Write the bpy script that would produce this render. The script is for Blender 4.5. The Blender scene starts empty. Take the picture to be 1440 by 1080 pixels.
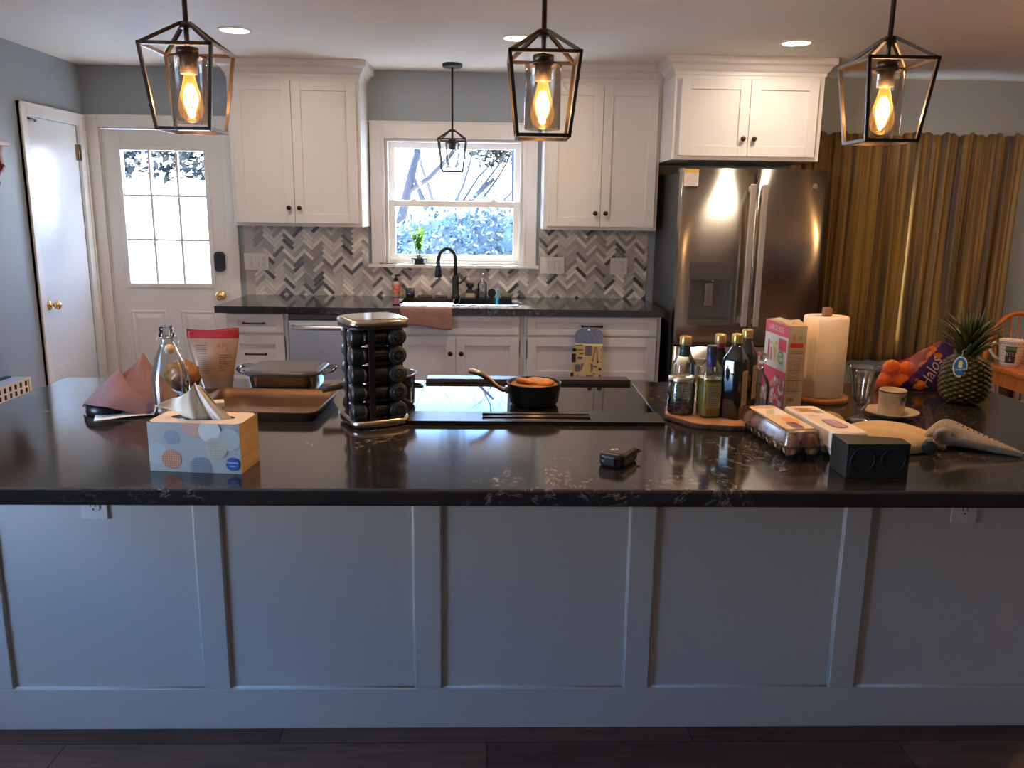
import bpy, bmesh, math, random
from mathutils import Vector, Matrix, noise
PI = math.pi
rnd = random.Random(7)
sc = bpy.context.scene
COL = sc.collection

# ------------------------------------------------------------------ camera, world, sun, exposure
CAMH, FPX = 1.51, 1150.5
def _cam():
    p, y, r = 0.210524, 0.0280854, 0.0133516
    f = Vector((math.sin(y)*math.cos(p), math.cos(y)*math.cos(p), -math.sin(p)))
    rt = Vector((math.cos(y), -math.sin(y), 0)); up = rt.cross(f)
    r2 = rt*math.cos(r) + up*math.sin(r); u2 = -rt*math.sin(r) + up*math.cos(r)
    cd = bpy.data.cameras.new('camera'); co = bpy.data.objects.new('camera', cd); COL.objects.link(co)
    M = Matrix((r2, u2, -f)).transposed().to_4x4(); M.translation = Vector((0, 0, CAMH))
    co.matrix_world = M
    cd.sensor_fit = 'HORIZONTAL'; cd.sensor_width = 36; cd.lens = 36*FPX/1440
    cd.clip_start = 0.05; cd.clip_end = 300
    sc.camera = co
_cam()
vs = sc.view_settings
vs.view_transform = 'Standard'; vs.look = 'None'; vs.gamma = 1; vs.use_curve_mapping = False
vs.exposure = 0.45

wd = bpy.data.worlds.new('world'); sc.world = wd; wd.use_nodes = True
nt = wd.node_tree; bg = nt.nodes['Background']
tc = nt.nodes.new('ShaderNodeTexCoord'); sx = nt.nodes.new('ShaderNodeSeparateXYZ')
cr = nt.nodes.new('ShaderNodeValToRGB')
nt.links.new(tc.outputs['Generated'], sx.inputs[0]); nt.links.new(sx.outputs['Z'], cr.inputs[0])
cr.color_ramp.elements[0].position = 0.0; cr.color_ramp.elements[0].color = (0.80, 0.88, 1.0, 1)
cr.color_ramp.elements[1].position = 0.24; cr.color_ramp.elements[1].color = (0.14, 0.30, 0.60, 1)
_e = cr.color_ramp.elements.new(0.11); _e.color = (0.68, 0.81, 1.0, 1)
nt.links.new(cr.outputs[0], bg.inputs[0]); bg.inputs[1].default_value = 19

SUN_EL, SUN_AZ = math.radians(51), math.radians(8)
sl = bpy.data.lights.new('sun', 'SUN'); so = bpy.data.objects.new('sun', sl); COL.objects.link(so)
sl.energy = 105.0; sl.angle = math.radians(0.6); sl.color = (1.0, 0.96, 0.9)
# light travels toward -Y, slightly +X, downwards
sd = Vector((math.sin(SUN_AZ)*math.cos(SUN_EL), -math.cos(SUN_AZ)*math.cos(SUN_EL), -math.sin(SUN_EL)))
so.rotation_euler = sd.to_track_quat('-Z', 'Y').to_euler()

def portal(x, y, z, w, h, rot):
    l = bpy.data.lights.new('portal', 'AREA'); o = bpy.data.objects.new('portal', l); COL.objects.link(o)
    l.shape = 'RECTANGLE'; l.size = w; l.size_y = h; l.cycles.is_portal = True
    o.location = (x, y, z); o.rotation_euler = rot
portal(-0.25, 5.80, 1.55, 0.95, 0.85, (-PI/2, 0, 0))
portal(-2.18, 5.80, 1.42, 0.58, 0.92, (-PI/2, 0, 0))
portal(-2.76, 1.05, 1.40, 1.05, 1.3, (0, -PI/2, 0))

# ------------------------------------------------------------------ materials
def S(r, g, b):
    f = lambda c: (c/255/12.92) if c/255 <= 0.04045 else ((c/255+0.055)/1.055)**2.4
    return (f(r), f(g), f(b), 1)
MATS = {}
def mat(name, col, rough=0.5, metal=0.0, spec=0.5, trans=0.0, emit=None, es=0.0, alpha=1.0, coat=0.0, sub=0.0, ior=1.45, bump=None, var=None, sheen=0.0):
    """bump=(scale,strength,stretch) noise bump; var=(scale,amount,stretch) colour variation"""
    if name in MATS: return MATS[name]
    m = bpy.data.materials.new(name); m.use_nodes = True
    n = m.node_tree; b = n.nodes['Principled BSDF']; L = n.links
    if len(col) == 3: col = (*col, 1)
    b.inputs['Base Color'].default_value = col
    b.inputs['Roughness'].default_value = rough; b.inputs['Metallic'].default_value = metal
    b.inputs['Specular IOR Level'].default_value = spec
    b.inputs['Transmission Weight'].default_value = trans; b.inputs['IOR'].default_value = ior
    b.inputs['Alpha'].default_value = alpha; b.inputs['Coat Weight'].default_value = coat
    b.inputs['Sheen Weight'].default_value = sheen
    if sub: b.inputs['Subsurface Weight'].default_value = sub; b.inputs['Subsurface Radius'].default_value = (.01, .006, .004)
    if emit: b.inputs['Emission Color'].default_value = (*emit[:3], 1); b.inputs['Emission Strength'].default_value = es
    def coord(st):
        t = n.nodes.new('ShaderNodeTexCoord'); mp = n.nodes.new('ShaderNodeMapping')
        mp.inputs['Scale'].default_value = st or (1, 1, 1); L.new(t.outputs['Object'], mp.inputs[0]); return mp
    if bump:
        z = n.nodes.new('ShaderNodeTexNoise'); z.inputs['Scale'].default_value = bump[0]; z.inputs['Detail'].default_value = 4
        L.new(coord(bump[2] if len(bump) > 2 else None).outputs[0], z.inputs[0])
        bp = n.nodes.new('ShaderNodeBump'); bp.inputs['Strength'].default_value = bump[1]; bp.inputs['Distance'].default_value = 0.01
        L.new(z.outputs[0], bp.inputs['Height']); L.new(bp.outputs[0], b.inputs['Normal'])
    if var:
        z = n.nodes.new('ShaderNodeTexNoise'); z.inputs['Scale'].default_value = var[0]; z.inputs['Detail'].default_value = 5
        L.new(coord(var[2] if len(var) > 2 else None).outputs[0], z.inputs[0])
        c = n.nodes.new('ShaderNodeValToRGB'); a = var[1]
        c.color_ramp.elements[0].position = 0.3; c.color_ramp.elements[1].position = 0.7
        c.color_ramp.elements[0].color = (*[v*(1-a) for v in col[:3]], 1)
        c.color_ramp.elements[1].color = (*[min(1, v*(1+a)) for v in col[:3]], 1)
        L.new(z.outputs[0], c.inputs[0]); L.new(c.outputs[0], b.inputs['Base Color'])
    MATS[name] = m
    return m
def thin_glass(name, tint=(1, 1, 1), refl=0.6, base=0.03, rough=0.0):
    m = bpy.data.materials.new(name); m.use_nodes = True; n = m.node_tree; L = n.links
    n.nodes.remove(n.nodes['Principled BSDF']); out = n.nodes['Material Output']
    t = n.nodes.new('ShaderNodeBsdfTransparent'); t.inputs[0].default_value = (*tint, 1)
    g = n.nodes.new('ShaderNodeBsdfGlossy'); g.inputs['Roughness'].default_value = rough
    lw = n.nodes.new('ShaderNodeLayerWeight'); lw.inputs[0].default_value = 0.25
    mm = n.nodes.new('ShaderNodeMath'); mm.operation = 'MULTIPLY_ADD'; mm.inputs[1].default_value = refl; mm.inputs[2].default_value = base
    mm.use_clamp = True
    mx = n.nodes.new('ShaderNodeMixShader')
    L.new(lw.outputs['Fresnel'], mm.inputs[0]); L.new(mm.outputs[0], mx.inputs[0])
    L.new(t.outputs[0], mx.inputs[1]); L.new(g.outputs[0], mx.inputs[2]); L.new(mx.outputs[0], out.inputs[0])
    MATS[name] = m; return m
def attr_mat(name, rough=0.5, spec=0.5, bump=None, trans_l=0.0, coat=0.0):
    m = mat(name, (1, 1, 1), rough, spec=spec, bump=bump, coat=coat); n = m.node_tree; b = n.nodes['Principled BSDF']
    a = n.nodes.new('ShaderNodeVertexColor'); a.layer_name = 'Col'; n.links.new(a.outputs[0], b.inputs['Base Color'])
    if trans_l:
        t = n.nodes.new('ShaderNodeBsdfTranslucent'); mx = n.nodes.new('ShaderNodeMixShader'); mx.inputs[0].default_value = trans_l
        n.links.new(a.outputs[0], t.inputs[0]); n.links.new(b.outputs[0], mx.inputs[1]); n.links.new(t.outputs[0], mx.inputs[2])
        n.links.new(mx.outputs[0], n.nodes['Material Output'].inputs[0])
    return m

WHITE = mat('cabinet_white', (.66, .64, .62), 0.38)
TRIM = mat('trim_white', (.78, .76, .72), 0.35)
CEIL = mat('ceiling_paint', (.76, .72, .63), 0.7, bump=(160, .08))
REAR = mat('rear_wall_paint', (.55, .42, .30), .7)
WALL = mat('wall_paint', (.31, .365, .40), 0.55, bump=(220, .05))
BLACK = mat('black_metal', (.012, .012, .013), 0.4, 0.0)
BRONZE = mat('dark_bronze', (.035, .025, .02), 0.38, 0.6)
BLK = mat('black_plastic', (.012, .012, .014), 0.42)
BRASS = mat('brass', (.78, .55, .22), 0.2, 1.0)
CHROME = mat('chrome', (.8, .8, .8), 0.1, 1.0)
WHTPL = mat('white_plastic', (.78, .76, .73), 0.35)
GLASS = thin_glass('clear_glass', (.97, .98, .98), .75, .03)
PANE = thin_glass('window_pane', (.96, .98, 1), .45, .02)
WOOD = mat('light_wood', S(190, 135, 85), .5, var=(6, .25, (1, 1, 12)))
PAPER = mat('paper_white', (.82, .8, .76), .8)
INK = mat('ink_dark', (.05, .04, .04), .6)

def quartz():
    m = mat('black_quartz', (.02, .019, .02), .10, spec=1.0); n = m.node_tree; L = n.links; b = n.nodes['Principled BSDF']
    t = n.nodes.new('ShaderNodeTexCoord'); nz = n.nodes.new('ShaderNodeTexNoise'); nz.inputs['Scale'].default_value = 3.2
    nz.inputs['Detail'].default_value = 9; nz.inputs['Roughness'].default_value = .72; nz.inputs['Distortion'].default_value = 1.1
    mk = n.nodes.new('ShaderNodeTexNoise'); mk.inputs['Scale'].default_value = 2.6; mk.inputs['Detail'].default_value = 2
    fine = n.nodes.new('ShaderNodeTexNoise'); fine.inputs['Scale'].default_value = 55; fine.inputs['Detail'].default_value = 4
    L.new(t.outputs['Object'], nz.inputs[0]); L.new(t.outputs['Object'], mk.inputs[0]); L.new(t.outputs['Object'], fine.inputs[0])
    s = n.nodes.new('ShaderNodeMath'); s.operation = 'SUBTRACT'; s.inputs[1].default_value = .5; L.new(nz.outputs[0], s.inputs[0])
    a = n.nodes.new('ShaderNodeMath'); a.operation = 'ABSOLUTE'; L.new(s.outputs[0], a.inputs[0])
    r = n.nodes.new('ShaderNodeMapRange'); r.inputs[1].default_value = .0; r.inputs[2].default_value = .016; r.inputs[3].default_value = 1; r.inputs[4].default_value = 0
    L.new(a.outputs[0], r.inputs[0])
    r2 = n.nodes.new('ShaderNodeMapRange'); r2.inputs[1].default_value = .52; r2.inputs[2].default_value = .62; L.new(mk.outputs[0], r2.inputs[0])
    r3 = n.nodes.new('ShaderNodeMapRange'); r3.inputs[1].default_value = .45; r3.inputs[2].default_value = .56; L.new(fine.outputs[0], r3.inputs[0])
    mu = n.nodes.new('ShaderNodeMath'); mu.operation = 'MULTIPLY'; L.new(r.outputs[0], mu.inputs[0]); L.new(r2.outputs[0], mu.inputs[1])
    mu2 = n.nodes.new('ShaderNodeMath'); mu2.operation = 'MULTIPLY'; L.new(mu.outputs[0], mu2.inputs[0]); L.new(r3.outputs[0], mu2.inputs[1])
    mx = n.nodes.new('ShaderNodeMixRGB'); mx.inputs[1].default_value = (.024, .022, .022, 1); mx.inputs[2].default_value = (.25, .22, .18, 1)
    L.new(mu2.outputs[0], mx.inputs[0]); L.new(mx.outputs[0], b.inputs['Base Color'])
    return m
QUARTZ = quartz()

def steel(name, vert=True, col=(.47, .42, .36)):
    m = mat(name, col, .25, 1.0); n = m.node_tree; b = n.nodes['Principled BSDF']
    b.inputs['Anisotropic'].default_value = .93; tg = n.nodes.new('ShaderNodeTangent'); tg.direction_type = 'RADIAL'; tg.axis = 'Z'
    n.links.new(tg.outputs[0], b.inputs['Tangent']); b.inputs['Anisotropic Rotation'].default_value = 0.25
    return m
STEEL = steel('brushed_steel')

def floor_mat():
    m = mat('dark_wood_planks', (.04, .02, .015), .42); n = m.node_tree; L = n.links; b = n.nodes['Principled BSDF']
    t = n.nodes.new('ShaderNodeTexCoord')
    br = n.nodes.new('ShaderNodeTexBrick'); br.inputs['Scale'].default_value = 1
    br.inputs['Brick Width'].default_value = 1.2; br.inputs['Row Height'].default_value = .15; br.inputs['Mortar Size'].default_value = .002
    br.inputs['Color1'].default_value = (.17, .085, .058, 1); br.inputs['Color2'].default_value = (.075, .036, .026, 1); br.inputs['Mortar'].default_value = (.005, .004, .004, 1)
    L.new(t.outputs['Object'], br.inputs[0])
    mp = n.nodes.new('ShaderNodeMapping'); mp.inputs['Scale'].default_value = (1.5, 18, 1); L.new(t.outputs['Object'], mp.inputs[0])
    nz = n.nodes.new('ShaderNodeTexNoise'); nz.inputs['Scale'].default_value = 3; nz.inputs['Detail'].default_value = 6; L.new(mp.outputs[0], nz.inputs[0])
    mx = n.nodes.new('ShaderNodeMixRGB'); mx.blend_type = 'OVERLAY'; mx.inputs[0].default_value = .9
    L.new(br.outputs[0], mx.inputs[1]); L.new(nz.outputs[0], mx.inputs[2]); L.new(mx.outputs[0], b.inputs['Base Color'])
    return m
FLOOR = floor_mat()

# ------------------------------------------------------------------ mesh builder
FONT = None
class MB:
    def __init__(s): s.bm = bmesh.new(); s.mats = []; s.cl = None
    def mi(s, m):
        if m is None: return 0
        if m not in s.mats: s.mats.append(m)
        return s.mats.index(m)
    def face(s, vs, m=None, smooth=False):
        try: f = s.bm.faces.new(vs)
        except ValueError: return None
        f.material_index = s.mi(m); f.smooth = smooth; return f
    def poly(s, pts, m=None, smooth=False):
        return s.face([s.bm.verts.new(p) for p in pts], m, smooth)
    def box(s, x0, x1, y0, y1, z0, z1, m=None, M=None):
        p = [Vector((x, y, z)) for z in (z0, z1) for y in (y0, y1) for x in (x0, x1)]
        if M is not None: p = [M @ q for q in p]
        v = [s.bm.verts.new(q) for q in p]
        for q in ((0, 2, 3, 1), (4, 5, 7, 6), (0, 1, 5, 4), (2, 6, 7, 3), (0, 4, 6, 2), (1, 3, 7, 5)): s.face([v[i] for i in q], m)
        return s
    def prism(s, pts, z0, z1, m=None, M=None, smooth=False, top=None):
        M = M or Matrix.Identity(4)
        a = [s.bm.verts.new(M @ Vector((x, y, z0))) for x, y in pts]; b = [s.bm.verts.new(M @ Vector((x, y, z1))) for x, y in pts]
        n = len(pts)
        for i in range(n): s.face([a[i], a[(i+1) % n], b[(i+1) % n], b[i]], m, smooth)
        s.face(a[::-1], m); s.face(b, top or m)
        return s
    def ring(s, c, r, seg, ax=(0, 0, 1), M=None, ell=None):
        ax = Vector(ax).normalized(); u = ax.orthogonal().normalized()
        if abs(ax.z) > .999: u = Vector((1, 0, 0))
        w = ax.cross(u); out = []
        for i in range(seg):
            a = 2*PI*i/seg; q = Vector(c) + u*math.cos(a)*r + w*math.sin(a)*r*(ell or 1)
            out.append(s.bm.verts.new(M @ q if M is not None else q))
        return out
    def bridge(s, a, b, m=None, smooth=True):
        n = len(a)
        for i in range(n): s.face([a[i], a[(i+1) % n], b[(i+1) % n], b[i]], m, smooth)
    def cyl(s, p0, p1, r, r2=None, seg=16, m=None, cap=True, M=None, smooth=True):
        p0 = Vector(p0); p1 = Vector(p1); ax = p1-p0; r2 = r if r2 is None else r2
        a = s.ring(p0, r, seg, ax, M); b = s.ring(p1, r2, seg, ax, M); s.bridge(a, b, m, smooth)
        if cap: s.face(a[::-1], m); s.face(b, m)
        return s
    def lathe(s, prof, c=(0, 0, 0), seg=24, m=None, M=None, ax=(0, 0, 1), smooth=True, capb=False, capt=False, ell=None):
        """prof: list of (r, z[, mat])"""
        ax = Vector(ax).normalized(); prev = None; rings = []
        for q in prof:
            r, z = q[0], q[1]; mm = q[2] if len(q) > 2 else m
            R = s.ring(Vector(c)+ax*z, max(r, 1e-5), seg, ax, M, ell)
            if prev: s.bridge(prev, R, mm, smooth)
            rings.append(R); prev = R
        if capb: s.face(rings[0][::-1], m)
        if capt: s.face(rings[-1], m)
        return s
    def tube(s, pts, r, seg=8, m=None, M=None, cap=True, closed=False, radii=None):
        P = [Vector(p) for p in pts]; n = len(P); rings = []
        u = None
        for i in range(n):
            if closed: t = P[(i+1) % n]-P[i-1]
            else: t = P[min(i+1, n-1)]-P[max(i-1, 0)]
            t.normalize()
            u = t.orthogonal().normalized() if u is None else (u - t*u.dot(t)).normalized()
            w = t.cross(u); rr = radii[i] if radii else r
            rings.append([s.bm.verts.new((M @ q) if M is not None else q) for q in [P[i]+(u*math.cos(2*PI*k/seg)+w*math.sin(2*PI*k/seg))*rr for k in range(seg)]])
        for i in range(n-1): s.bridge(rings[i], rings[i+1], m)
        if closed: s.bridge(rings[-1], rings[0], m)
        elif cap: s.face(rings[0][::-1], m); s.face(rings[-1], m)
        return s
    def bar(s, p0, p1, w, h=None, m=None, M=None):
        """square bar between two points"""
        p0 = Vector(p0); p1 = Vector(p1); ax = (p1-p0).normalized(); h = h or w
        up = Vector((0, 0, 1)) if abs(ax.z) < .9 else Vector((0, 1, 0))
        u = ax.cross(up).normalized(); v = u.cross(ax)
        def rg(c):
            q = [c+u*w/2+v*h/2, c-u*w/2+v*h/2, c-u*w/2-v*h/2, c+u*w/2-v*h/2]
            return [s.bm.verts.new(M @ k if M is not None else k) for k in q]
        a = rg(p0); b = rg(p1); s.bridge(a, b, m, False); s.face(a[::-1], m); s.face(b, m); return s
    def sphere(s, c, r, seg=16, m=None, M=None, sc3=(1, 1, 1)):
        c = Vector(c); rings = []; n = max(6, seg//2)
        for j in range(1, n):
            a = PI*j/n; rings.append([Vector((math.sin(a)*math.cos(2*PI*i/seg)*sc3[0], math.sin(a)*math.sin(2*PI*i/seg)*sc3[1], math.cos(a)*sc3[2]))*r+c for i in range(seg)])
        T = (lambda q: M @ q) if M is not None else (lambda q: q)
        V = [[s.bm.verts.new(T(q)) for q in R] for R in rings]
        t = s.bm.verts.new(T(c+Vector((0, 0, r*sc3[2])))); b = s.bm.verts.new(T(c-Vector((0, 0, r*sc3[2]))))
        for i in range(seg): s.face([t, V[0][i], V[0][(i+1) % seg]], m, True); s.face([b, V[-1][(i+1) % seg], V[-1][i]], m, True)
        for j in range(len(V)-1): s.bridge(V[j+1], V[j], m)
        return s
    def grid(s, fn, nu, nv, m=None, smooth=True, wrap=False):
        V = [[s.bm.verts.new(fn(i/(nu if wrap else nu-1) if nu > 1 else 0, j/(nv-1))) for i in range(nu)] for j in range(nv)]
        for j in range(nv-1):
            for i in range(nu if wrap else nu-1):
                k = (i+1) % nu; s.face([V[j][i], V[j][k], V[j+1][k], V[j+1][i]], m, smooth)
        s.V = V; return s
    def decal(s, pts, o, ux, uy, m):
        o = Vector(o); ux = Vector(ux); uy = Vector(uy)
        return s.poly([o+ux*x+uy*y for x, y in pts], m)
    def text(s, txt, o, ux, uy, size, m, align='LEFT', shear=0):
        cu = bpy.data.curves.new('t', 'FONT'); cu.body = txt; cu.size = size; cu.align_x = align; cu.resolution_u = 2; cu.shear = shear
        ob = bpy.data.objects.new('t', cu); me = ob.to_mesh()
        o = Vector(o); ux = Vector(ux).normalized(); uy = Vector(uy).normalized()
        V = [s.bm.verts.new(o+ux*v.co.x+uy*v.co.y) for v in me.vertices]
        for p in me.polygons: s.face([V[i] for i in p.vertices], m)
        ob.to_mesh_clear(); bpy.data.objects.remove(ob); bpy.data.curves.remove(cu); return s
    def build(s, name, m=None, parent=None, loc=(0, 0, 0), rotz=0, bevel=0, bseg=2, solid=0, subsurf=0, smooth=None, norm=True, weld=False):
        if weld: bmesh.ops.remove_doubles(s.bm, verts=s.bm.verts, dist=weld)
        if norm: bmesh.ops.recalc_face_normals(s.bm, faces=s.bm.faces)
        me = bpy.data.meshes.new(name); s.bm.to_mesh(me); s.bm.free()
        if m is not None and (not s.mats or m not in s.mats):
            if s.mats: pass
            else: me.materials.append(m)
        for k in s.mats: me.materials.append(k if k is not None else m)
        o = bpy.data.objects.new(name, me); COL.objects.link(o)
        o.location = loc; o.rotation_euler = (0, 0, rotz)
        if parent: o.parent = parent
        if smooth is not None:
            for p in me.polygons: p.use_smooth = smooth
        if solid: k = o.modifiers.new('s', 'SOLIDIFY'); k.thickness = solid; k.offset = 0
        if subsurf: k = o.modifiers.new('u', 'SUBSURF'); k.levels = subsurf; k.render_levels = subsurf
        if bevel: k = o.modifiers.new('b', 'BEVEL'); k.width = bevel; k.segments = bseg; k.limit_method = 'ANGLE'; k.angle_limit = .7
        return o
def thing(name, label, cat, loc=(0, 0, 0), rotz=0, group=None):
    o = bpy.data.objects.new(name, None); COL.objects.link(o); o.empty_display_size = .05
    o.location = loc; o.rotation_euler = (0, 0, rotz); o['label'] = label; o['category'] = cat
    if group: o['group'] = group
    return o
def tag(o, label, cat, group=None, kind=None):
    o['label'] = label; o['category'] = cat
    if group: o['group'] = group
    if kind: o['kind'] = kind
    return o
def struct(o): o['kind'] = 'structure'; return o
def rrect(w, h, r, n=5):
    out = []
    for cx, cy, a0 in ((w/2-r, h/2-r, 0), (-w/2+r, h/2-r, 90), (-w/2+r, -h/2+r, 180), (w/2-r, -h/2+r, 270)):
        for i in range(n+1):
            a = math.radians(a0+90*i/n); out.append((cx+r*math.cos(a), cy+r*math.sin(a)))
    return out
def circ(cx, cy, r, n=24): return [(cx+r*math.cos(2*PI*i/n), cy+r*math.sin(2*PI*i/n)) for i in range(n)]
def clip(poly, x0, x1, y0, y1):
    for ax, lim, sg in ((0, x0, 1), (0, x1, -1), (1, y0, 1), (1, y1, -1)):
        out = []
        for i in range(len(poly)):
            a, b = poly[i-1], poly[i]; da = (a[ax]-lim)*sg; db = (b[ax]-lim)*sg
            if (da >= 0) != (db >= 0):
                t = da/(da-db); out.append((a[0]+(b[0]-a[0])*t, a[1]+(b[1]-a[1])*t))
            if db >= 0: out.append(b)
        poly = out
        if not poly: return []
    return poly
def RZ(a): return Matrix.Rotation(a, 4, 'Z')
def T(x, y, z): return Matrix.Translation((x, y, z))
# ------------------------------------------------------------------ room shell
WY, LX, RX, CH = 5.66, -2.67, 4.0, 2.385
YB = -2.6
def wall_xz(name, y0, y1, x0, x1, z1, holes, m):
    """wall slab in XZ with rectangular holes (x0,x1,z0,z1)"""
    b = MB(); xs = sorted(set([x0, x1]+[h[0] for h in holes]+[h[1] for h in holes]))
    for a, c in zip(xs[:-1], xs[1:]):
        hs = sorted([h for h in holes if h[0] <= a+1e-6 and h[1] >= c-1e-6], key=lambda h: h[2]); z = 0
        for h in hs:
            if h[2] > z+1e-6: b.box(a, c, y0, y1, z, h[2])
            z = h[3]
        if z < z1-1e-6: b.box(a, c, y0, y1, z, z1)
    return b
K_WIN = (-.71, .215, 1.135, 1.96)
K_DOOR = (-2.575, -1.78, 0, 2.0)
R_WIN = (2.45, 3.45, .75, 1.98)
struct(wall_xz('wall_back', WY, WY+.16, LX-.15, RX+.15, CH, [K_WIN, K_DOOR, R_WIN], WALL).build('wall_back', WALL))
b = MB()   # left wall: in YZ, holes for closet door and the near window
L_WIN = (.5, 1.6, .7, 2.1)
for y0, y1, z0, z1 in ((YB, L_WIN[0], 0, CH), (L_WIN[0], L_WIN[1], 0, L_WIN[2]), (L_WIN[0], L_WIN[1], L_WIN[3], CH), (L_WIN[1], 4.955, 0, CH),
                       (4.955, 5.555, 2.0, CH), (5.555, WY, 0, CH)):
    b.box(LX-.15, LX, y0, y1, z0, z1)
struct(b.build('wall_left', WALL))
struct(MB().box(RX, RX+.15, YB, WY, 0, CH).build('wall_right', WALL))
struct(MB().box(LX-.15, RX+.15, YB-.15, YB, 0, CH).build('wall_rear', REAR))
struct(MB().box(LX-.15, RX+.15, YB-.15, WY+.16, -.1, 0).build('floor', FLOOR))
struct(MB().box(LX-.15, RX+.15, YB-.15, WY+.16, CH, CH+.12).build('ceiling', CEIL))
struct(MB().box(1.96, RX, WY-.014, WY, 0, .11).box(-1.69, -1.64, WY-.014, WY, 0, .11).build('baseboard_back', TRIM, bevel=.004))
struct(MB().box(LX, LX+.014, -1, 4.885, 0, .11).build('baseboard_left', TRIM, bevel=.004))

# kitchen window (window_1)
def win_frame():
    x0, x1, z0, z1 = K_WIN
    b = MB(); y = WY
    # casing
    cw = .095
    b.box(x0-cw, x0, y-.022, y, z0, z1+cw); b.box(x1, x1+cw, y-.022, y, z0, z1+cw); b.box(x0, x1, y-.022, y, z1, z1+cw)
    b.box(x0-cw-.006, x1+cw+.006, y-.028, y-.0, z1+cw, z1+cw+.012)
    b.box(x0-.02, x0, y-.028, y, z0, z1+.02); b.box(x1, x1+.02, y-.028, y, z0, z1+.02); b.box(x0, x1, y-.028, y, z1, z1+.02)
    # jambs
    b.box(x0, x0+.02, y-.0, y+.16, z0, z1); b.box(x1-.02, x1, y, y+.16, z0, z1); b.box(x0+.02, x1-.02, y, y+.16, z1-.02, z1); b.box(x0+.02, x1-.02, y+.02, y+.16, z0, z0+.02)
    fr = struct(b.build('window_1', TRIM, bevel=.002))
    s = MB().box(x0-cw-.02, x1+cw+.02, y-.06, y-.0, z0-.022, z0).box(x0, x1, y-.0, y+.03, z0-.022, z0).build('sill', TRIM, fr, bevel=.004)
    # upper sash (outer), lower sash (inner)
    def sash(nm, ya, yb, za, zb, w, bot=None):
        q = MB(); a0, a1 = x0+.02, x1-.02; bt = bot or w
        q.box(a0, a0+w, ya, yb, za, zb); q.box(a1-w, a1, ya, yb, za, zb); q.box(a0+w, a1-w, ya, yb, za, za+bt); q.box(a0+w, a1-w, ya, yb, zb-w, zb)
        o = q.build(nm, TRIM, fr, bevel=.003)
        p = MB().box(a0+w-.004, a1-w+.004, (ya+yb)/2-.002, (ya+yb)/2+.002, za+bt-.004, zb-w+.004).build('pane', PANE, o)
        return o
    sash('upper_sash', y+.075, y+.105, 1.52, z1-.02, .038)
    lo = sash('lower_sash', y+.035, y+.065, z0+.02, 1.56, .042)
    for xx in (-.52, .02):
        MB().box(xx-.02, xx+.02, y+.03, y+.065, 1.56, 1.568).lathe([(.012, 0), (.012, .008), (.004, .012)], (xx, y+.047, 1.568), 10).build('sash_lock', TRIM, fr)
win_frame()
# window behind the curtains (window_2) and near left window (window_3)
x0, x1, z0, z1 = R_WIN
fr = struct(MB().box(x0, x0+.05, WY+.04, WY+.1, z0, z1).box(x1-.05, x1, WY+.04, WY+.1, z0, z1).box(x0, x1, WY+.04, WY+.1, z0, z0+.05).box(x0, x1, WY+.04, WY+.1, z1-.05, z1).box((x0+x1)/2-.025, (x0+x1)/2+.025, WY+.04, WY+.1, z0, z1).build('window_2', TRIM))
MB().box(x0+.04, x1-.04, WY+.068, WY+.072, z0+.04, z1-.04).build('pane', PANE, fr)
fr = struct(MB().box(LX-.1, LX-.04, L_WIN[0], L_WIN[0]+.05, L_WIN[2], L_WIN[3]).box(LX-.1, LX-.04, L_WIN[1]-.05, L_WIN[1], L_WIN[2], L_WIN[3]).box(LX-.1, LX-.04, L_WIN[0], L_WIN[1], L_WIN[2], L_WIN[2]+.05).box(LX-.1, LX-.04, L_WIN[0], L_WIN[1], L_WIN[3]-.05, L_WIN[3]).build('window_3', TRIM))
MB().box(LX-.072, LX-.068, L_WIN[0]+.04, L_WIN[1]-.04, L_WIN[2]+.04, L_WIN[3]-.04).build('pane', PANE, fr)

def lathe_knob(b, c, ax, m=None, s=1.0, seg=16):
    b.lathe([(.0, 0), (.009*s, 0), (.007*s, .004*s), (.006*s, .012*s), (.013*s, .016*s), (.0155*s, .021*s), (.014*s, .026*s), (.007*s, .029*s), (0, .0295*s)], c, seg, m, ax=ax)
    return b
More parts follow.
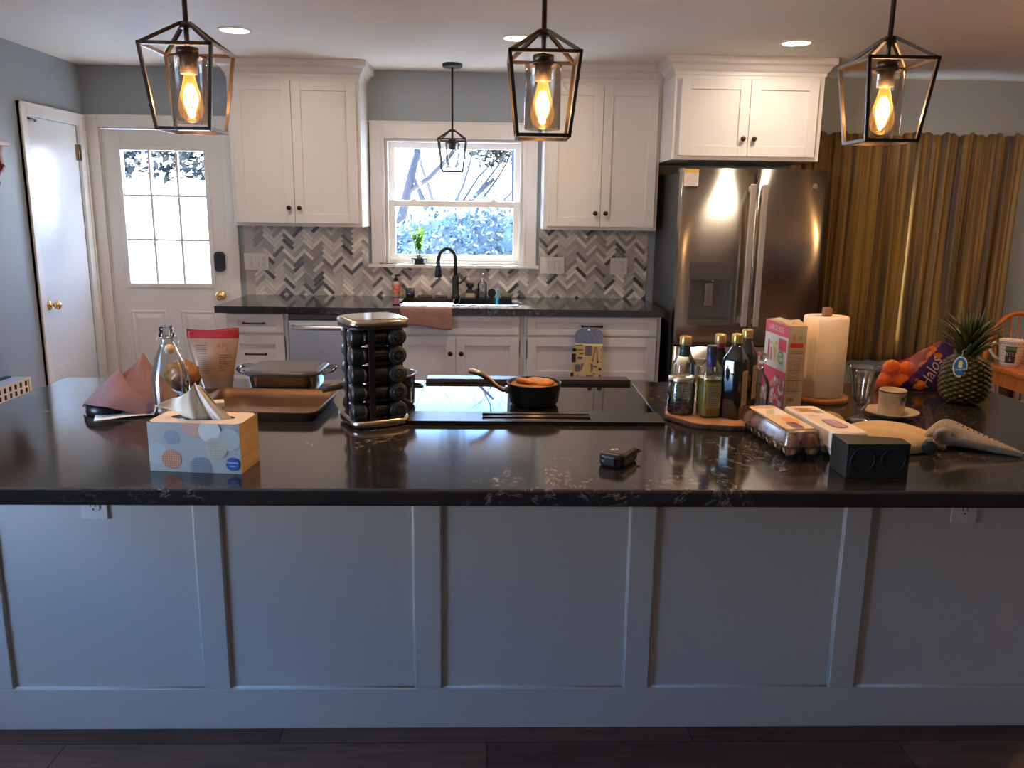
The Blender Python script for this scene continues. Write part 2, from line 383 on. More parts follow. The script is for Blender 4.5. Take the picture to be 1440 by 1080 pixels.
# back door (door_1)
def back_door():
    x0, x1, z0, z1 = K_DOOR; y = WY
    cw = .08
    c = MB().box(x0-cw, x0, y-.02, y, 0, z1+cw).box(x1, x1+cw, y-.02, y, 0, z1+cw).box(x0, x1, y-.02, y, z1, z1+cw)
    c.box(x0-.0, x0+.006, y, y+.16, 0, z1).box(x1-.006, x1, y, y+.16, 0, z1).box(x0, x1, y, y+.16, z1-.006, z1)
    struct(c.build('trim_1', TRIM, bevel=.003))
    gx0, gx1, gz0, gz1 = -2.448, -1.905, .985, 1.858
    a0, a1, za, zb = x0+.008, x1-.008, .008, z1-.01
    yf, yb = y+.012, y+.052
    d = MB().box(a0, gx0, yf, yb, za, zb).box(gx1, a1, yf, yb, za, zb).box(gx0, gx1, yf, yb, za, gz0).box(gx0, gx1, yf, yb, gz1, zb)
    # raised lower panels
    for px0, px1 in ((-2.47, -2.225), (-2.13, -1.885)):
        pz0, pz1 = .22, .80
        for k, (i, dy) in enumerate(((0, .0), (.014, .006), (.05, .001))):
            pass
        r = [(0, .0005), (.012, -.008), (.026, -.001), (.055, -.009)]
        prev = None
        for i, dy in r:
            q = [d.bm.verts.new((xx, yf+dy, zz)) for xx, zz in ((px0+i, pz0+i), (px1-i, pz0+i), (px1-i, pz1-i), (px0+i, pz1-i))]
            if prev: d.bridge(prev, q, None, False)
            prev = q
        d.face(prev)
    dr = struct(d.build('door_1', TRIM, bevel=.002, norm=False))
    g = MB().box(gx0-.03, gx0, yf-.012, yf, gz0-.03, gz1+.03).box(gx1, gx1+.03, yf-.012, yf, gz0-.03, gz1+.03).box(gx0, gx1, yf-.012, yf, gz0-.03, gz0).box(gx0, gx1, yf-.012, yf, gz1, gz1+.03)
    for k in (1, 2):
        xx = gx0+(gx1-gx0)*k/3; g.box(xx-.008, xx+.008, yf-.006, yf+.02, gz0, gz1)
        zz = gz0+(gz1-gz0)*k/3; g.box(gx0, gx1, yf-.005, yf+.02, zz-.008, zz+.008)
    g.build('window_grille', TRIM, dr, bevel=.002)
    MB().box(gx0, gx1, yf+.022, yf+.027, gz0, gz1).build('pane', PANE, dr)
    k = MB().lathe([(0, 0), (.032, 0), (.032, .004), (.02, .01), (.012, .014), (.012, .035), (.024, .042), (.029, .055), (.026, .066), (.012, .072), (0, .0725)], (-1.842, yf, .905), 20, ax=(0, -1, 0)).build('door_knob', BRASS, dr)
    l = MB().prism(rrect(.072, .135, .028), 0, .026, M=T(-1.838, yf, 1.135) @ Matrix.Rotation(PI/2, 4, 'X')).build('lock_keypad', mat('keypad_blue_black', (.02, .03, .045), .3), dr, bevel=.004)
    MB().prism(rrect(.038, .06, .01), .026, .029, M=T(-1.838, yf, 1.15) @ Matrix.Rotation(PI/2, 4, 'X')).build('touch_panel', BLK, l)
    for zz in (1.78, 1.0, .2):
        MB().cyl((x0+.004, y-.012+.02, zz-.05), (x0+.004, y-.012+.02, zz+.05), .007).box(x0-.0, x0+.03, yf-.002, yf+.001, zz-.045, zz+.045).build('hinge', TRIM, dr)
back_door()
# closet door on the left wall (door_2)
def closet():
    y0, y1, z1 = 4.955, 5.555, 2.0
    c = MB()
    for a, bb, za, zb in ((y0-.072, y0, 0, z1+.072), (y1, y1+.072, 0, z1+.072), (y0, y1, z1, z1+.072)):
        c.box(LX, LX+.02, a, bb, za, zb)
    c.box(LX, LX+.028, y0-.072, y0-.055, 0, z1+.072); c.box(LX, LX+.028, y0-.072, y1+.072, z1+.055, z1+.072); c.box(LX, LX+.028, y1+.055, y1+.072, 0, z1+.072)
    struct(c.build('trim_2', TRIM, bevel=.003))
    d = struct(MB().box(LX-.04, LX-.001, y0+.004, y1-.004, .008, z1-.004).build('door_2', mat('door_paint', (.76, .77, .77), .22), bevel=.002))
    MB().lathe([(0, 0), (.03, 0), (.03, .004), (.02, .009), (.011, .013), (.011, .03), (.022, .036), (.028, .048), (.026, .06), (.014, .068), (0, .07)], (LX, 5.02, .905), 20, ax=(1, 0, 0)).build('door_knob', BRASS, d)
    for zz in (1.83, .25):
        MB().cyl((LX+.006, y1-.004, zz-.05), (LX+.006, y1-.004, zz+.05), .006).box(LX, LX+.003, y1-.035, y1-.004, zz-.05, zz+.05).box(LX, LX+.022, y1, y1+.002, zz-.05, zz+.05).build('hinge', mat('old_brass', (.35, .28, .16), .4, .9), d)
    hk = MB().tube([(LX+.01, 4.985, 1.985), (LX+.02, 5.0, 1.984), (LX+.02, 5.05, 1.98), (LX+.006, 5.06, 1.98)], .004, 6).sphere((LX+.008, 4.985, 1.985), .008, 8).sphere((LX+.006, 5.062, 1.98), .008, 8)
    hk.build('hook_latch', BRONZE, d)
closet()

# ------------------------------------------------------------------ shaker fronts and cabinets
def shaker(b, x0, x1, z0, z1, yf, fr=.058, t=.02, rec=.009, frz=None):
    """door slab facing -Y whose front is at yf"""
    fz = frz or fr
    b.box(x0+fr-.002, x1-fr+.002, yf+rec, yf+t, z0+fz-.002, z1-fz+.002)
    b.box(x0, x0+fr, yf, yf+t, z0, z1); b.box(x1-fr, x1, yf, yf+t, z0, z1)
    b.box(x0+fr, x1-fr, yf, yf+t, z0, z0+fz); b.box(x0+fr, x1-fr, yf, yf+t, z1-fz, z1)
    return b
def crown(b, x0, x1, yf, yb, z0, z1, sides=(True, True), ybl=None):
    pr = [(0, 0), (.006, .0), (.006, .018), (.018, .03), (.03, .052), (.05, .064), (.05, z1-z0)]
    prev = None
    for d, h in pr:
        L = d if sides[0] else 0; R = d if sides[1] else 0
        q = [b.bm.verts.new(p) for p in ((x0-L, ybl or yb, z0+h), (x0-L, yf-d, z0+h), (x1+R, yf-d, z0+h), (x1+R, yb, z0+h))]
        if prev: b.bridge(prev, q, None, False)
        prev = q
    b.face(prev)
    return b
def upper_cab(label, x0, x1, yf, z0, ztop, split, doorx, knobz, grp=None, crsides=(True, True), z_door0=None, ybl=None):
    t = thing('upper_cabinet', label, 'cabinet', ((x0+x1)/2, (yf+WY)/2, z0), 0, grp)
    off = (-(x0+x1)/2, -(yf+WY)/2, -z0)
    def bl(b, n, m, par=t, **k):
        bmesh.ops.translate(b.bm, verts=b.bm.verts, vec=off if par is t else off); return b.build(n, m, par, **k)
    bl(MB().box(x0, x1, yf+.0, WY-.001, z0, ztop+.02), 'carcass', WHITE, bevel=.0015)
    bl(crown(MB(), x0, x1, yf, WY-.001, ztop, CH-.0005, crsides, ybl), 'crown_molding', WHITE)
    zd = z_door0 or z0+.022
    for i, (a, c) in enumerate(((doorx[0], split-.0015), (split+.0015, doorx[1]))):
        d = bl(shaker(MB(), a, c, zd, ztop-.022, yf-.02), 'door', WHITE, bevel=.0012)
        kx = c-.032 if i == 0 else a+.030
        bl(lathe_knob(MB(), (kx, yf-.02, knobz), (0, -1, 0)), 'knob', BRONZE, d)
    return t
upper_cab('tall white two-door wall cabinet left of the window, between it and the back door', -1.625, -.815, 5.33, 1.385, 2.285, -1.235, (-1.60, -.838), 1.50, 'white wall cabinets beside the window', (True, True))
upper_cab('tall white two-door wall cabinet right of the window, next to the refrigerator', .335, 1.062, 5.33, 1.385, 2.285, .697, (.36, 1.040), 1.49, 'white wall cabinets beside the window', (True, False))
upper_cab('short deep white two-door cabinet above the stainless refrigerator', 1.064, 1.94, 4.98, 1.81, 2.285, 1.505, (1.10, 1.905), 1.93, None, (True, True), ybl=5.27)

def knob_obj(x, y, z, par, off): 
    b = lathe_knob(MB(), (x, y, z), (0, -1, 0)); bmesh.ops.translate(b.bm, verts=b.bm.verts, vec=off); return b.build('knob', BRONZE, par)
def pull_obj(x, y, z, par, off, w=.12):
    b = MB().tube([(x-w/2, y, z), (x-w/2, y-.022, z), (x-w/2+.012, y-.028, z), (x, y-.03, z), (x+w/2-.012, y-.028, z), (x+w/2, y-.022, z), (x+w/2, y, z)], .0055, 8)
    b.sphere((x-w/2, y-.022, z), .009, 8).sphere((x+w/2, y-.022, z), .009, 8)
    bmesh.ops.translate(b.bm, verts=b.bm.verts, vec=off); return b.build('handle', BRONZE, par)
CY = 4.995
def base_cab(label, x0, x1, fronts, name='base_cabinet'):
    """fronts: (kind,x0,x1,z0,z1,hw) kind drawer/door/panel"""
    t = thing(name, label, 'cabinet', ((x0+x1)/2, (CY+WY)/2, 0)); off = (-(x0+x1)/2, -(CY+WY)/2, 0)
    b = MB(); yb = WY-.001
    b.box(x0, x0+.018, CY, yb, .1, .874); b.box(x1-.018, x1, CY, yb, .1, .874); b.box(x0+.018, x1-.018, yb-.01, yb, .1, .874); b.box(x0+.018, x1-.018, CY, yb-.01, .1, .118)
    b.box(x0+.018, x1-.018, CY, CY+.02, .1, .6) if name == 'base_cabinet' else None
    b.box(x0+.018, x1-.018, CY, CY+.018, .72, .874)
    b.box(x0, x1, CY+.06, CY+.08, 0.0, .1)
    bmesh.ops.translate(b.bm, verts=b.bm.verts, vec=off); b.build('carcass', WHITE, t, bevel=.001)
    for k, a, c, z0, z1, hw in fronts:
        h = z1-z0; fz = .035 if h < .2 else .055
        b = shaker(MB(), a, c, z0, z1, CY-.02, .05 if h < .2 else .057, frz=fz); bmesh.ops.translate(b.bm, verts=b.bm.verts, vec=off)
        d = b.build(k, WHITE, t, bevel=.0012)
        for q in hw:
            if q[0] == 'knob': knob_obj(q[1], CY-.02, q[2], d, off)
            else: pull_obj(q[1], CY-.02, q[2], d, off)
    return t
base_cab('narrow white drawer stack under the left end of the black back counter', -1.605, -1.232,
   [('drawer', -1.583, -1.255, .755, .868, [('pull', -1.43, .815)]), ('drawer', -1.583, -1.255, .505, .738, [('pull', -1.425, .625)]), ('drawer', -1.583, -1.255, .125, .49, [('pull', -1.42, .31)])])
base_cab('white sink base cabinet with two knobbed doors below the black sink', -.618, .205,
   [('false_front', -.585, .18, .755, .868, []), ('door', -.585, -.2105, .125, .74, [('knob', -.243, .637)]), ('door', -.2075, .18, .125, .74, [('knob', -.176, .637)])])
base_cab('wide white drawer cabinet right of the sink with a pot holder hanging on it', .207, 1.055,
   [('drawer', .232, 1.028, .755, .868, [('pull', .625, .815)]), ('drawer', .232, 1.028, .475, .74, [('pull', .625, .62)]), ('drawer', .232, 1.028, .125, .46, [('pull', .625, .3)])])
# dishwasher
t = thing('dishwasher', 'stainless steel dishwasher with a bar handle under the back counter', 'dishwasher', (-.925, 5.3, 0)); o3 = (.925, -5.3, 0)
def tb(b, off): bmesh.ops.translate(b.bm, verts=b.bm.verts, vec=off); return b
tb(MB().box(-1.228, -.622, 4.985, 5.62, .1, .872), o3).build('tub', BLK, t)
DWS = mat('dishwasher_steel', (.62, .58, .55), .3, 1.0, bump=(8, .04, (60, 60, .6)))
dd = tb(MB().box(-1.222, -.628, 4.96, 4.984, .12, .835), o3).build('door', DWS, t, bevel=.004)
tb(MB().box(-1.222, -.628, 4.958, 4.984, .84, .871), o3).build('control_panel', mat('dw_panel', (.05, .06, .07), .25), t, bevel=.003)
tb(MB().tube([(-1.19, 4.96, .795), (-1.19, 4.925, .795), (-1.1, 4.915, .795), (-.925, 4.912, .795), (-.75, 4.915, .795), (-.66, 4.925, .795), (-.66, 4.96, .795)], .013, 10), o3).build('handle', DWS, dd)
tb(MB().box(-1.222, -.628, 5.02, 5.03, 0.0, .1), o3).build('kick_plate', BLK, t)

# back worktop with sink cutout
SX0, SX1, SY0, SY1 = -.60, .17, 5.13, 5.56
b = MB(); z0, z1 = .875, .915; y0, y1, x0, x1 = 4.955, WY-.005, -1.66, 1.066
b.box(x0, SX0, y0, y1, z0, z1).box(SX1, x1, y0, y1, z0, z1).box(SX0, SX1, y0, SY0, z0, z1).box(SX0, SX1, SY1, y1, z0, z1)
tag(b.build('worktop', QUARTZ, weld=1e-4), 'black quartz worktop with a sink cut-out along the back wall', 'countertop')
t = thing('sink', 'black composite double-bowl sink set in the worktop under the window', 'sink', (-.215, 5.35, .70))
SK = mat('sink_composite', (.014, .016, .02), .16, spec=1.0)
b = MB(); o3 = (.215, -5.35, -.70)
zt = .921
b.box(SX0-.012, SX1+.012, SY0-.012, SY0+.02, .9155, zt).box(SX0-.012, SX1+.012, SY1-.06, SY1+.012, .9155, zt).box(SX0-.012, SX0+.02, SY0+.02, SY1-.06, .9155, zt).box(SX1-.02, SX1+.012, SY0+.02, SY1-.06, .9155, zt)
tb(b, o3).build('rim', SK, t, bevel=.003)
for bx0, bx1 in ((SX0+.021, -.235), (-.205, SX1-.021)):
    b = MB(); yy0, yy1, zb = SY0+.021, SY1-.061, .72
    b.box(bx0, bx1, yy0, yy1, zb-.01, zb); b.box(bx0, bx0+.006, yy0, yy1, zb, .92); b.box(bx1-.006, bx1, yy0, yy1, zb, .92); b.box(bx0, bx1, yy0, yy0+.006, zb, .92); b.box(bx0, bx1, yy1-.006, yy1, zb, .92)
    tb(b, o3).build('bowl', SK, t)
# faucet
t = thing('faucet', 'tall matte black gooseneck kitchen faucet with pull-down sprayer at the sink', 'faucet', (-.235, 5.56, .922))
FA = mat('faucet_black', (.015, .018, .022), .35, .3)
pts = [(0, 0, .14), (0, 0, .25)]+[(-.055*(1-math.cos(a))*1.0, -.03*(1-math.cos(a)), .25+.075*math.sin(a)) for a in [PI*i/10 for i in range(1, 11)]]
MB().lathe([(0, 0), (.03, 0), (.03, .008), (.024, .014), (.022, .1), (.024, .13), (.016, .145)], (0, 0, 0), 18).build('base', FA, t)
MB().tube(pts, .0125, 12).build('spout', FA, t)
MB().lathe([(0, 0), (.0125, 0), (.015, -.03), (.024, -.10), (.024, -.112), (0, -.112)], (-.112, -.06, .25), 16).build('sprayer', FA, t)
MB().tube([(.02, 0, .09), (.04, -.005, .10), (.075, -.01, .14)], .006, 8).build('lever', FA, t)

# ------------------------------------------------------------------ herringbone backsplash
def splash():
    W, L, n = .0235, .094, 4
    G = .0012
    rects = [(-1.665, -.83, .915, 1.385), (-.83, .332, .915, 1.112), (.332, 1.075, .915, 1.385)]
    b = MB(); cl = b.bm.loops.layers.color.new('Col')
    HT = attr_mat('marble_tile', .3)
    GR = mat('grout', (.55, .53, .50), .8)
    for r in rects: b.box(r[0], r[1], WY-.004, WY-.0005, r[2], r[3], GR)
    c45 = math.cos(PI/4)
    R2 = random.Random(3)
    def put(ax, ay, w, h):
        q = [(ax+G, ay+G), (ax+w-G, ay+G), (ax+w-G, ay+h-G), (ax+G, ay+h-G)]
        q = [((x-y)*c45, (x+y)*c45) for x, y in q]
        t = R2.random()
        base = Vector((.86, .84, .80))*(.88+.24*R2.random())
        if t < .13: base = Vector((.38, .38, .41))*(.8+.5*R2.random())
        elif t < .5: base = Vector((.68, .67, .65))*(.88+.24*R2.random())
        cx = sum(p[0] for p in q)/4; cy = sum(p[1] for p in q)/4
        for r in rects:
            if cx < r[0]-.1 or cx > r[1]+.1 or cy+OZ < r[2]-.1 or cy+OZ > r[3]+.1: continue
            pg = clip([(x, z+OZ) for x, z in q], r[0], r[1], r[2], r[3])
            if len(pg) < 3: continue
            ff = b.poly([(x, WY-.0075, z) for x, z in pg], HT)
            if ff is None: continue
            for l in ff.loops: l[cl] = (*base, 1)
            vv = list(ff.verts); bk = [b.bm.verts.new((v.co.x, WY-.004, v.co.z)) for v in vv]
            for i in range(len(vv)):
                g = b.face([vv[i], bk[i], bk[(i+1) % len(vv)], vv[(i+1) % len(vv)]], HT)
                if g:
                    for l in g.loops: l[cl] = (*base, 1)
    OZ = 1.2
    for k in range(-75, 76):
        for m in range(-12, 13):
            X = (k+2*n*m)*W; Y = k*W
            put(X, Y, L, W)
            put(X+n*W, Y+W-L, W, L)
    struct(b.build('trim_3', HT, norm=False))
splash()
# outlets
def outlet(name, label, x, z, w, h, n_switch, n_out, y, ax=-1, grp=None, m=WHTPL):
    t = thing(name, label, 'outlet', (x, y, z), 0, grp)
    M = Matrix.Rotation(PI/2, 4, 'X')
    MB().prism(rrect(w, h, .004), 0, .006, M=M).build('plate', m, t, bevel=.0015)
    k = n_switch+n_out; dx = .046
    for i in range(k):
        cx = (i-(k-1)/2)*dx
        if i < n_switch:
            MB().box(cx-.0165, cx+.0165, -.009, -.006, -.033, .033).box(cx-.013, cx+.013, -.0115, -.009, -.028, .0).build('switch', m, t, bevel=.001)
        else:
            for zz in (.021, -.021):
                b = MB().prism(rrect(.034, .028, .012), .006, .0085, M=T(cx, 0, zz) @ M, m=m)
                b.box(cx-.008, cx-.0055, -.0088, -.0084, zz-.001, zz+.009, INK).box(cx+.0055, cx+.008, -.0088, -.0084, zz-.001, zz+.009, INK).box(cx-.0025, cx+.0025, -.0088, -.0084, zz-.011, zz-.006, INK)
                b.build('receptacle', m, t)
    return t
outlet('wall_outlet', 'wide white switch and outlet plate on the tile left of the window', -1.587, 1.14, .165, .115, 2, 1, WY-.0078)
outlet('wall_outlet', 'wide white switch and outlet plate on the tile just right of the window', .425, 1.137, .165, .115, 2, 1, WY-.0078)
outlet('wall_outlet', 'white outlet plate on the tile nearest the refrigerator', .882, 1.135, .118, .115, 1, 1, WY-.0078)
# ------------------------------------------------------------------ refrigerator
def fridge():
    t = thing('refrigerator', 'large stainless French-door refrigerator with a water dispenser', 'refrigerator', (1.535, 5.25, 0)); off = (-1.535, -5.25, 0)
    DG = mat('fridge_side_grey', (.055, .055, .055), .5)
    tb(MB().box(1.118, 1.952, 4.945, 5.62, .03, 1.735), off).build('case', DG, t, bevel=.004)
    for xx in (1.14, 1.93): tb(MB().box(xx-.03, xx+.03, 4.9, 5.0, 1.735, 1.758), off).build('hinge_cover', DG, t, bevel=.004)
    yf, yb, zb, zt = 4.85, 4.935, .722, 1.757
    X0, XS, X1 = 1.108, 1.545, 1.962
    dx0, dx1, dz0, dz1 = 1.178, 1.442, .845, 1.222
    def door(nm, x0, x1, z0, z1, hole=None, edge=None):
        b = MB(); n = 9
        # gently bowed front
        def yy(x): u = (x-x0)/(x1-x0); return yf + (.012*(2*u-1)**4)
        xs = sorted(set([x0+(x1-x0)*i/24 for i in range(25)]+([hole[0], hole[1]] if hole else [])))
        zs = [z0, z1] if not hole else [z0, hole[2], hole[3], z1]
        for i in range(len(xs)-1):
            for j in range(len(zs)-1):
                if hole and j == 1 and xs[i] >= hole[0]-1e-6 and xs[i+1] <= hole[1]+1e-6: continue
                b.poly([(xs[i], yy(xs[i]), zs[j]), (xs[i+1], yy(xs[i+1]), zs[j]), (xs[i+1], yy(xs[i+1]), zs[j+1]), (xs[i], yy(xs[i]), zs[j+1])], None, True)
        b.poly([(x0, yy(x0), z0), (x0, yy(x0), z1), (x0, yb, z1), (x0, yb, z0)]); b.poly([(x1, yy(x1), z0), (x1, yy(x1), z1), (x1, yb, z1), (x1, yb, z0)])
        for z in (z0, z1): b.poly([(x, yy(x), z) for x in xs]+[(x1, yb, z), (x0, yb, z)])
        b.poly([(x0, yb, z0), (x1, yb, z0), (x1, yb, z1), (x0, yb, z1)])
        return tb(b, off).build(nm, STEEL, t, weld=1e-5)
    dl = door('door', X0, XS-.003, zb, zt, (dx0, dx1, dz0, dz1))
    dr = door('door', XS+.003, X1, zb, zt)
    fz = door('freezer_drawer', X0, X1, .1, .712)
    DS = mat('dispenser_steel', (.30, .28, .26), .3, .9); DP = mat('dispenser_panel', (.16, .15, .14), .25, .5)
    b = MB(); b.box(dx0, dx1, yf-.002, yf+.03, 1.118, dz1)
    cp = tb(b, off).build('control_panel', DP, dl, bevel=.002)
    b = MB(); b.box(dx0, dx0+.012, yf-.004, yf+.07, dz0, 1.118).box(dx1-.012, dx1, yf-.004, yf+.07, dz0, 1.118).box(dx0+.012, dx1-.012, yf-.004, yf+.07, dz0, dz0+.03).box(dx0+.012, dx1-.012, yf-.0, yf+.07, 1.112, 1.118)
    b.box(dx0+.012, dx1-.012, yf+.066, yf+.07, dz0+.03, 1.112)
    dp = tb(b, off).build('dispenser_recess', DS, dl, bevel=.001)
    tb(MB().box(1.287, 1.333, yf+.03, yf+.038, .955, 1.095).cyl((1.33, yf+.03, 1.10), (1.33, yf+.03, 1.118), .006), off).build('paddle', CHROME, dp, bevel=.003)
    for par, xx in ((dl, 1.508), (dr, 1.578)):
        b = MB(); zz0, zz1 = .845, 1.668
        pr = [(yf-.055, zz0), (yf-.055, zz1), (yf-.040, zz1), (yf-.040, zz0)]
        b.box(xx-.017, xx+.017, yf-.062, yf-.040, zz0, zz1)
        b.box(xx-.012, xx+.012, yf-.041, yf+.002, zz0+.01, zz0+.045).box(xx-.012, xx+.012, yf-.041, yf+.002, zz1-.045, zz1-.01)
        tb(b, off).build('handle', mat('handle_steel', (.60, .54, .48), .3, .55), par, bevel=.005, bseg=3)
    b = MB().box(1.19, 1.88, yf-.06, yf-.04, .62, .65).box(1.20, 1.23, yf-.041, yf+.004, .625, .645).box(1.84, 1.87, yf-.041, yf+.004, .625, .645)
    tb(b, off).build('handle', mat('handle_steel', (.60, .54, .48), .3, .55), fz, bevel=.005)
    # round emblem
    b = MB(); M = T(1.885, yf+.0, 1.663) @ Matrix.Rotation(PI/2, 4, 'X')
    EM = mat('emblem_grey', (.55, .5, .45), .3, .8)
    b.prism(circ(0, 0, .014, 28), 0, .003, EM, M)
    b.tube([(1.885+.0105*math.cos(a), yf-.0035, 1.663+.0105*math.sin(a)) for a in [2*PI*i/24 for i in range(24)]], .0007, 5, DP, closed=True)
    b.text('GE', (1.885, yf-.0036, 1.6585), (1, 0, 0), (0, 0, 1), .012, DP, 'CENTER')
    tb(b, off).build('emblem', EM, dr)
    # calendar magnet
    b = MB(); W = mat('magnet_white', (.75, .72, .64), .5); Y = mat('magnet_yellow', (.72, .45, .06), .5)
    x0, x1, z0, z1, y = 1.116, 1.20, 1.655, 1.75, 4.8485
    b.box(x0, x1, y-.0015, y, z0, z1, W); b.box(x0+.001, x1-.001, y-.0019, y-.0015, z1-.02, z1-.001, Y)
    for i in range(7):
        for j in range(9):
            if (i*7+j*5) % 6: b.box(x0+.008+i*.0105, x0+.0145+i*.0105, y-.0019, y-.0015, z0+.008+j*.0075, z0+.0112+j*.0075, mat('magnet_ink', (.45, .36, .22), .6))
    tag(b.build('calendar_magnet', W), 'small white and yellow calendar magnet at top left of the refrigerator', 'magnet')
fridge()

# ------------------------------------------------------------------ pendants and recessed lights
def bulb_mats():
    m = thin_glass('amber_bulb_glass', (1.0, .80, .52), .6, .04)
    n = m.node_tree; em = n.nodes.new('ShaderNodeEmission'); em.inputs[0].default_value = (1, .42, .08, 1); em.inputs[1].default_value = .5
    ad = n.nodes.new('ShaderNodeAddShader'); mx = [q for q in n.nodes if q.type == 'MIX_SHADER'][0]
    n.links.new(mx.outputs[0], ad.inputs[0]); n.links.new(em.outputs[0], ad.inputs[1]); n.links.new(ad.outputs[0], n.nodes['Material Output'].inputs[0])
    f = mat('filament', (1, .6, .2), .5, emit=(1.0, .50, .12), es=22)
    return m, f
BGL, FIL = bulb_mats()
def pendant(label, x, y, zt, s, lit, m, cat='light', grp=None, rodr=.0065):
    """zt = z of the cage apex; s scales the cage"""
    t = thing('pendant_light', label, cat, (x, y, CH), 0, grp)
    ap = zt-CH
    MB().lathe([(0, 0), (.062, 0), (.062, -.018), (.055, -.022), (0, -.022)], (0, 0, -.0005), 28).build('canopy', m, t)
    MB().cyl((0, 0, -.022), (0, 0, ap), rodr).build('rod', m, t)
    b = MB(); h1, h2 = .089*s, .067*s; za = ap; zs = ap-.062*s; zb = ap-.262*s; w = .0085*s
    A = [(-h1, -h1), (h1, -h1), (h1, h1), (-h1, h1)]; B = [(-h2, -h2), (h2, -h2), (h2, h2), (-h2, h2)]
    for i in range(4):
        a, a2, c, c2 = A[i], A[(i+1) % 4], B[i], B[(i+1) % 4]
        b.bar((*a, zs), (*a2, zs), w); b.bar((*c, zb), (*c2, zb), w)
        b.bar((*a, zs), (*c, zb), w); b.bar((*a, zs), (a[0]*.12, a[1]*.12, za), w)
        b.box(a[0]-w/2, a[0]+w/2, a[1]-w/2, a[1]+w/2, zs-w/2, zs+w/2); b.box(c[0]-w/2, c[0]+w/2, c[1]-w/2, c[1]+w/2, zb-w/2, zb+w/2)
    b.cyl((0, 0, za-.012*s), (0, 0, za+.004), .016*s)
    b.build('cage_frame', m, t)
    b = MB().cyl((0, 0, za), (0, 0, za-.058*s), rodr).cyl((0, 0, za-.058*s), (0, 0, za-.075*s), .0275*s).cyl((0, 0, za-.074*s), (0, 0, za-.122*s), .0215*s)
    b.lathe([(.0275*s, za-.073*s), (.049*s, za-.080*s), (.050*s, za-.084*s), (.0275*s, za-.079*s)], seg=28)
    b.build('socket', m, t)
    MB().lathe([(.0475*s, za-.081*s), (.0475*s, za-.243*s), (.0455*s, za-.243*s), (.0455*s, za-.081*s)], seg=36).build('glass_shade', GLASS, t)
    z = za-.118*s
    prof = [(.0135, 0), (.014, -.010), (.019, -.032), (.027, -.060), (.032, -.082), (.0315, -.095), (.026, -.110), (.015, -.120), (.004, -.124), (0, -.1245)]
    bu = MB().lathe([(r*s, z+q*s) for r, q in prof], seg=24, m=None).build('bulb', BGL if lit else GLASS, t)
    b = MB(); k = 9
    for i in range(k):
        a0 = 2*PI*i/k; pts = []
        for j in range(9):
            u = j/8; r = (.006+.012*math.sin(PI*min(1, u*1.05)))*s; a = a0+u*.9
            pts.append((r*math.cos(a), r*math.sin(a), z-(.028+.075*u)*s))
        b.tube(pts, .0009*s, 4)
    b.build('filament', FIL if lit else mat('dull_filament', (.35, .25, .12), .4, .8), bu)
    if lit:
        l = bpy.data.lights.new('bulb_light', 'POINT'); o = bpy.data.objects.new('bulb_light', l); COL.objects.link(o)
        l.energy = PEND_W; l.color = (1.0, .66, .38); l.shadow_soft_size = .014; o.location = (0, 0, z-.07*s); o.parent = t
PEND_W = 15
pendant('leftmost of the three lit lantern pendants hanging over the island', -.782, 2.255, 1.962, 1.0, True, BRONZE, grp='lantern pendants over the island')
pendant('middle one of the three lit lantern pendants hanging over the island', .134, 2.255, 1.960, 1.0, True, BRONZE, grp='lantern pendants over the island')
pendant('rightmost of the three lit lantern pendants, hanging over the egg cartons', 1.040, 2.255, 1.960, 1.0, True, BRONZE, grp='lantern pendants over the island')
pendant('unlit black lantern pendant hanging in front of the kitchen window', -.245, 5.37, 1.992, .97, False, BLACK)
def recess(label, x, y, e=24, col=(1, .84, .66)):
    t = thing('recessed_light', label, 'light', (x, y, CH), 0, 'recessed ceiling lights')
    MB().lathe([(.085, -.0005), (.085, -.004), (.073, -.006), (.070, -.002), (.070, -.0005)], seg=36).build('trim_ring', TRIM, t)
    MB().lathe([(.0705, -.003), (.0, -.003)], seg=36).build('lens', mat('lamp_lens', (1, 1, 1), .5, emit=(1, .86, .68), es=9), t)
    l = bpy.data.lights.new('downlight', 'AREA'); o = bpy.data.objects.new('downlight', l); COL.objects.link(o)
    l.shape = 'DISK'; l.size = .13; l.energy = e; l.color = col; o.location = (0, 0, -.0065); o.parent = t
RE_W = 5.5
recess('leftmost round recessed ceiling light, above the left end of the kitchen', -1.312, 4.489, RE_W)
recess('round recessed ceiling light partly hidden behind the middle lantern pendant', .133, 4.549, RE_W)
recess('rightmost round recessed ceiling light, in front of the refrigerator cabinet', 1.599, 4.54, RE_W)

t = thing('added_warm_light', 'unseen warm glass ceiling light added over the oak dining table', 'light', (3.15, 3.3, CH))  # out-of-view lamp, added to warm the right side of the room
MB().lathe([(.0, -.0005), (.10, -.0005), (.10, -.02), (.0, -.02)], seg=28).build('mount', BRONZE, t)
MB().lathe([(.10, -.02), (.15, -.06), (.14, -.11), (.08, -.145), (0, -.155)], seg=32).build('glass_bowl', thin_glass('bowl_glass', (1, .9, .75), .6, .1), t)
l = bpy.data.lights.new('bulb_light', 'POINT'); o = bpy.data.objects.new('bulb_light', l); COL.objects.link(o)
l.energy = 28; l.color = (1.0, .60, .30); l.shadow_soft_size = .05; o.location = (0, 0, -.085); o.parent = t

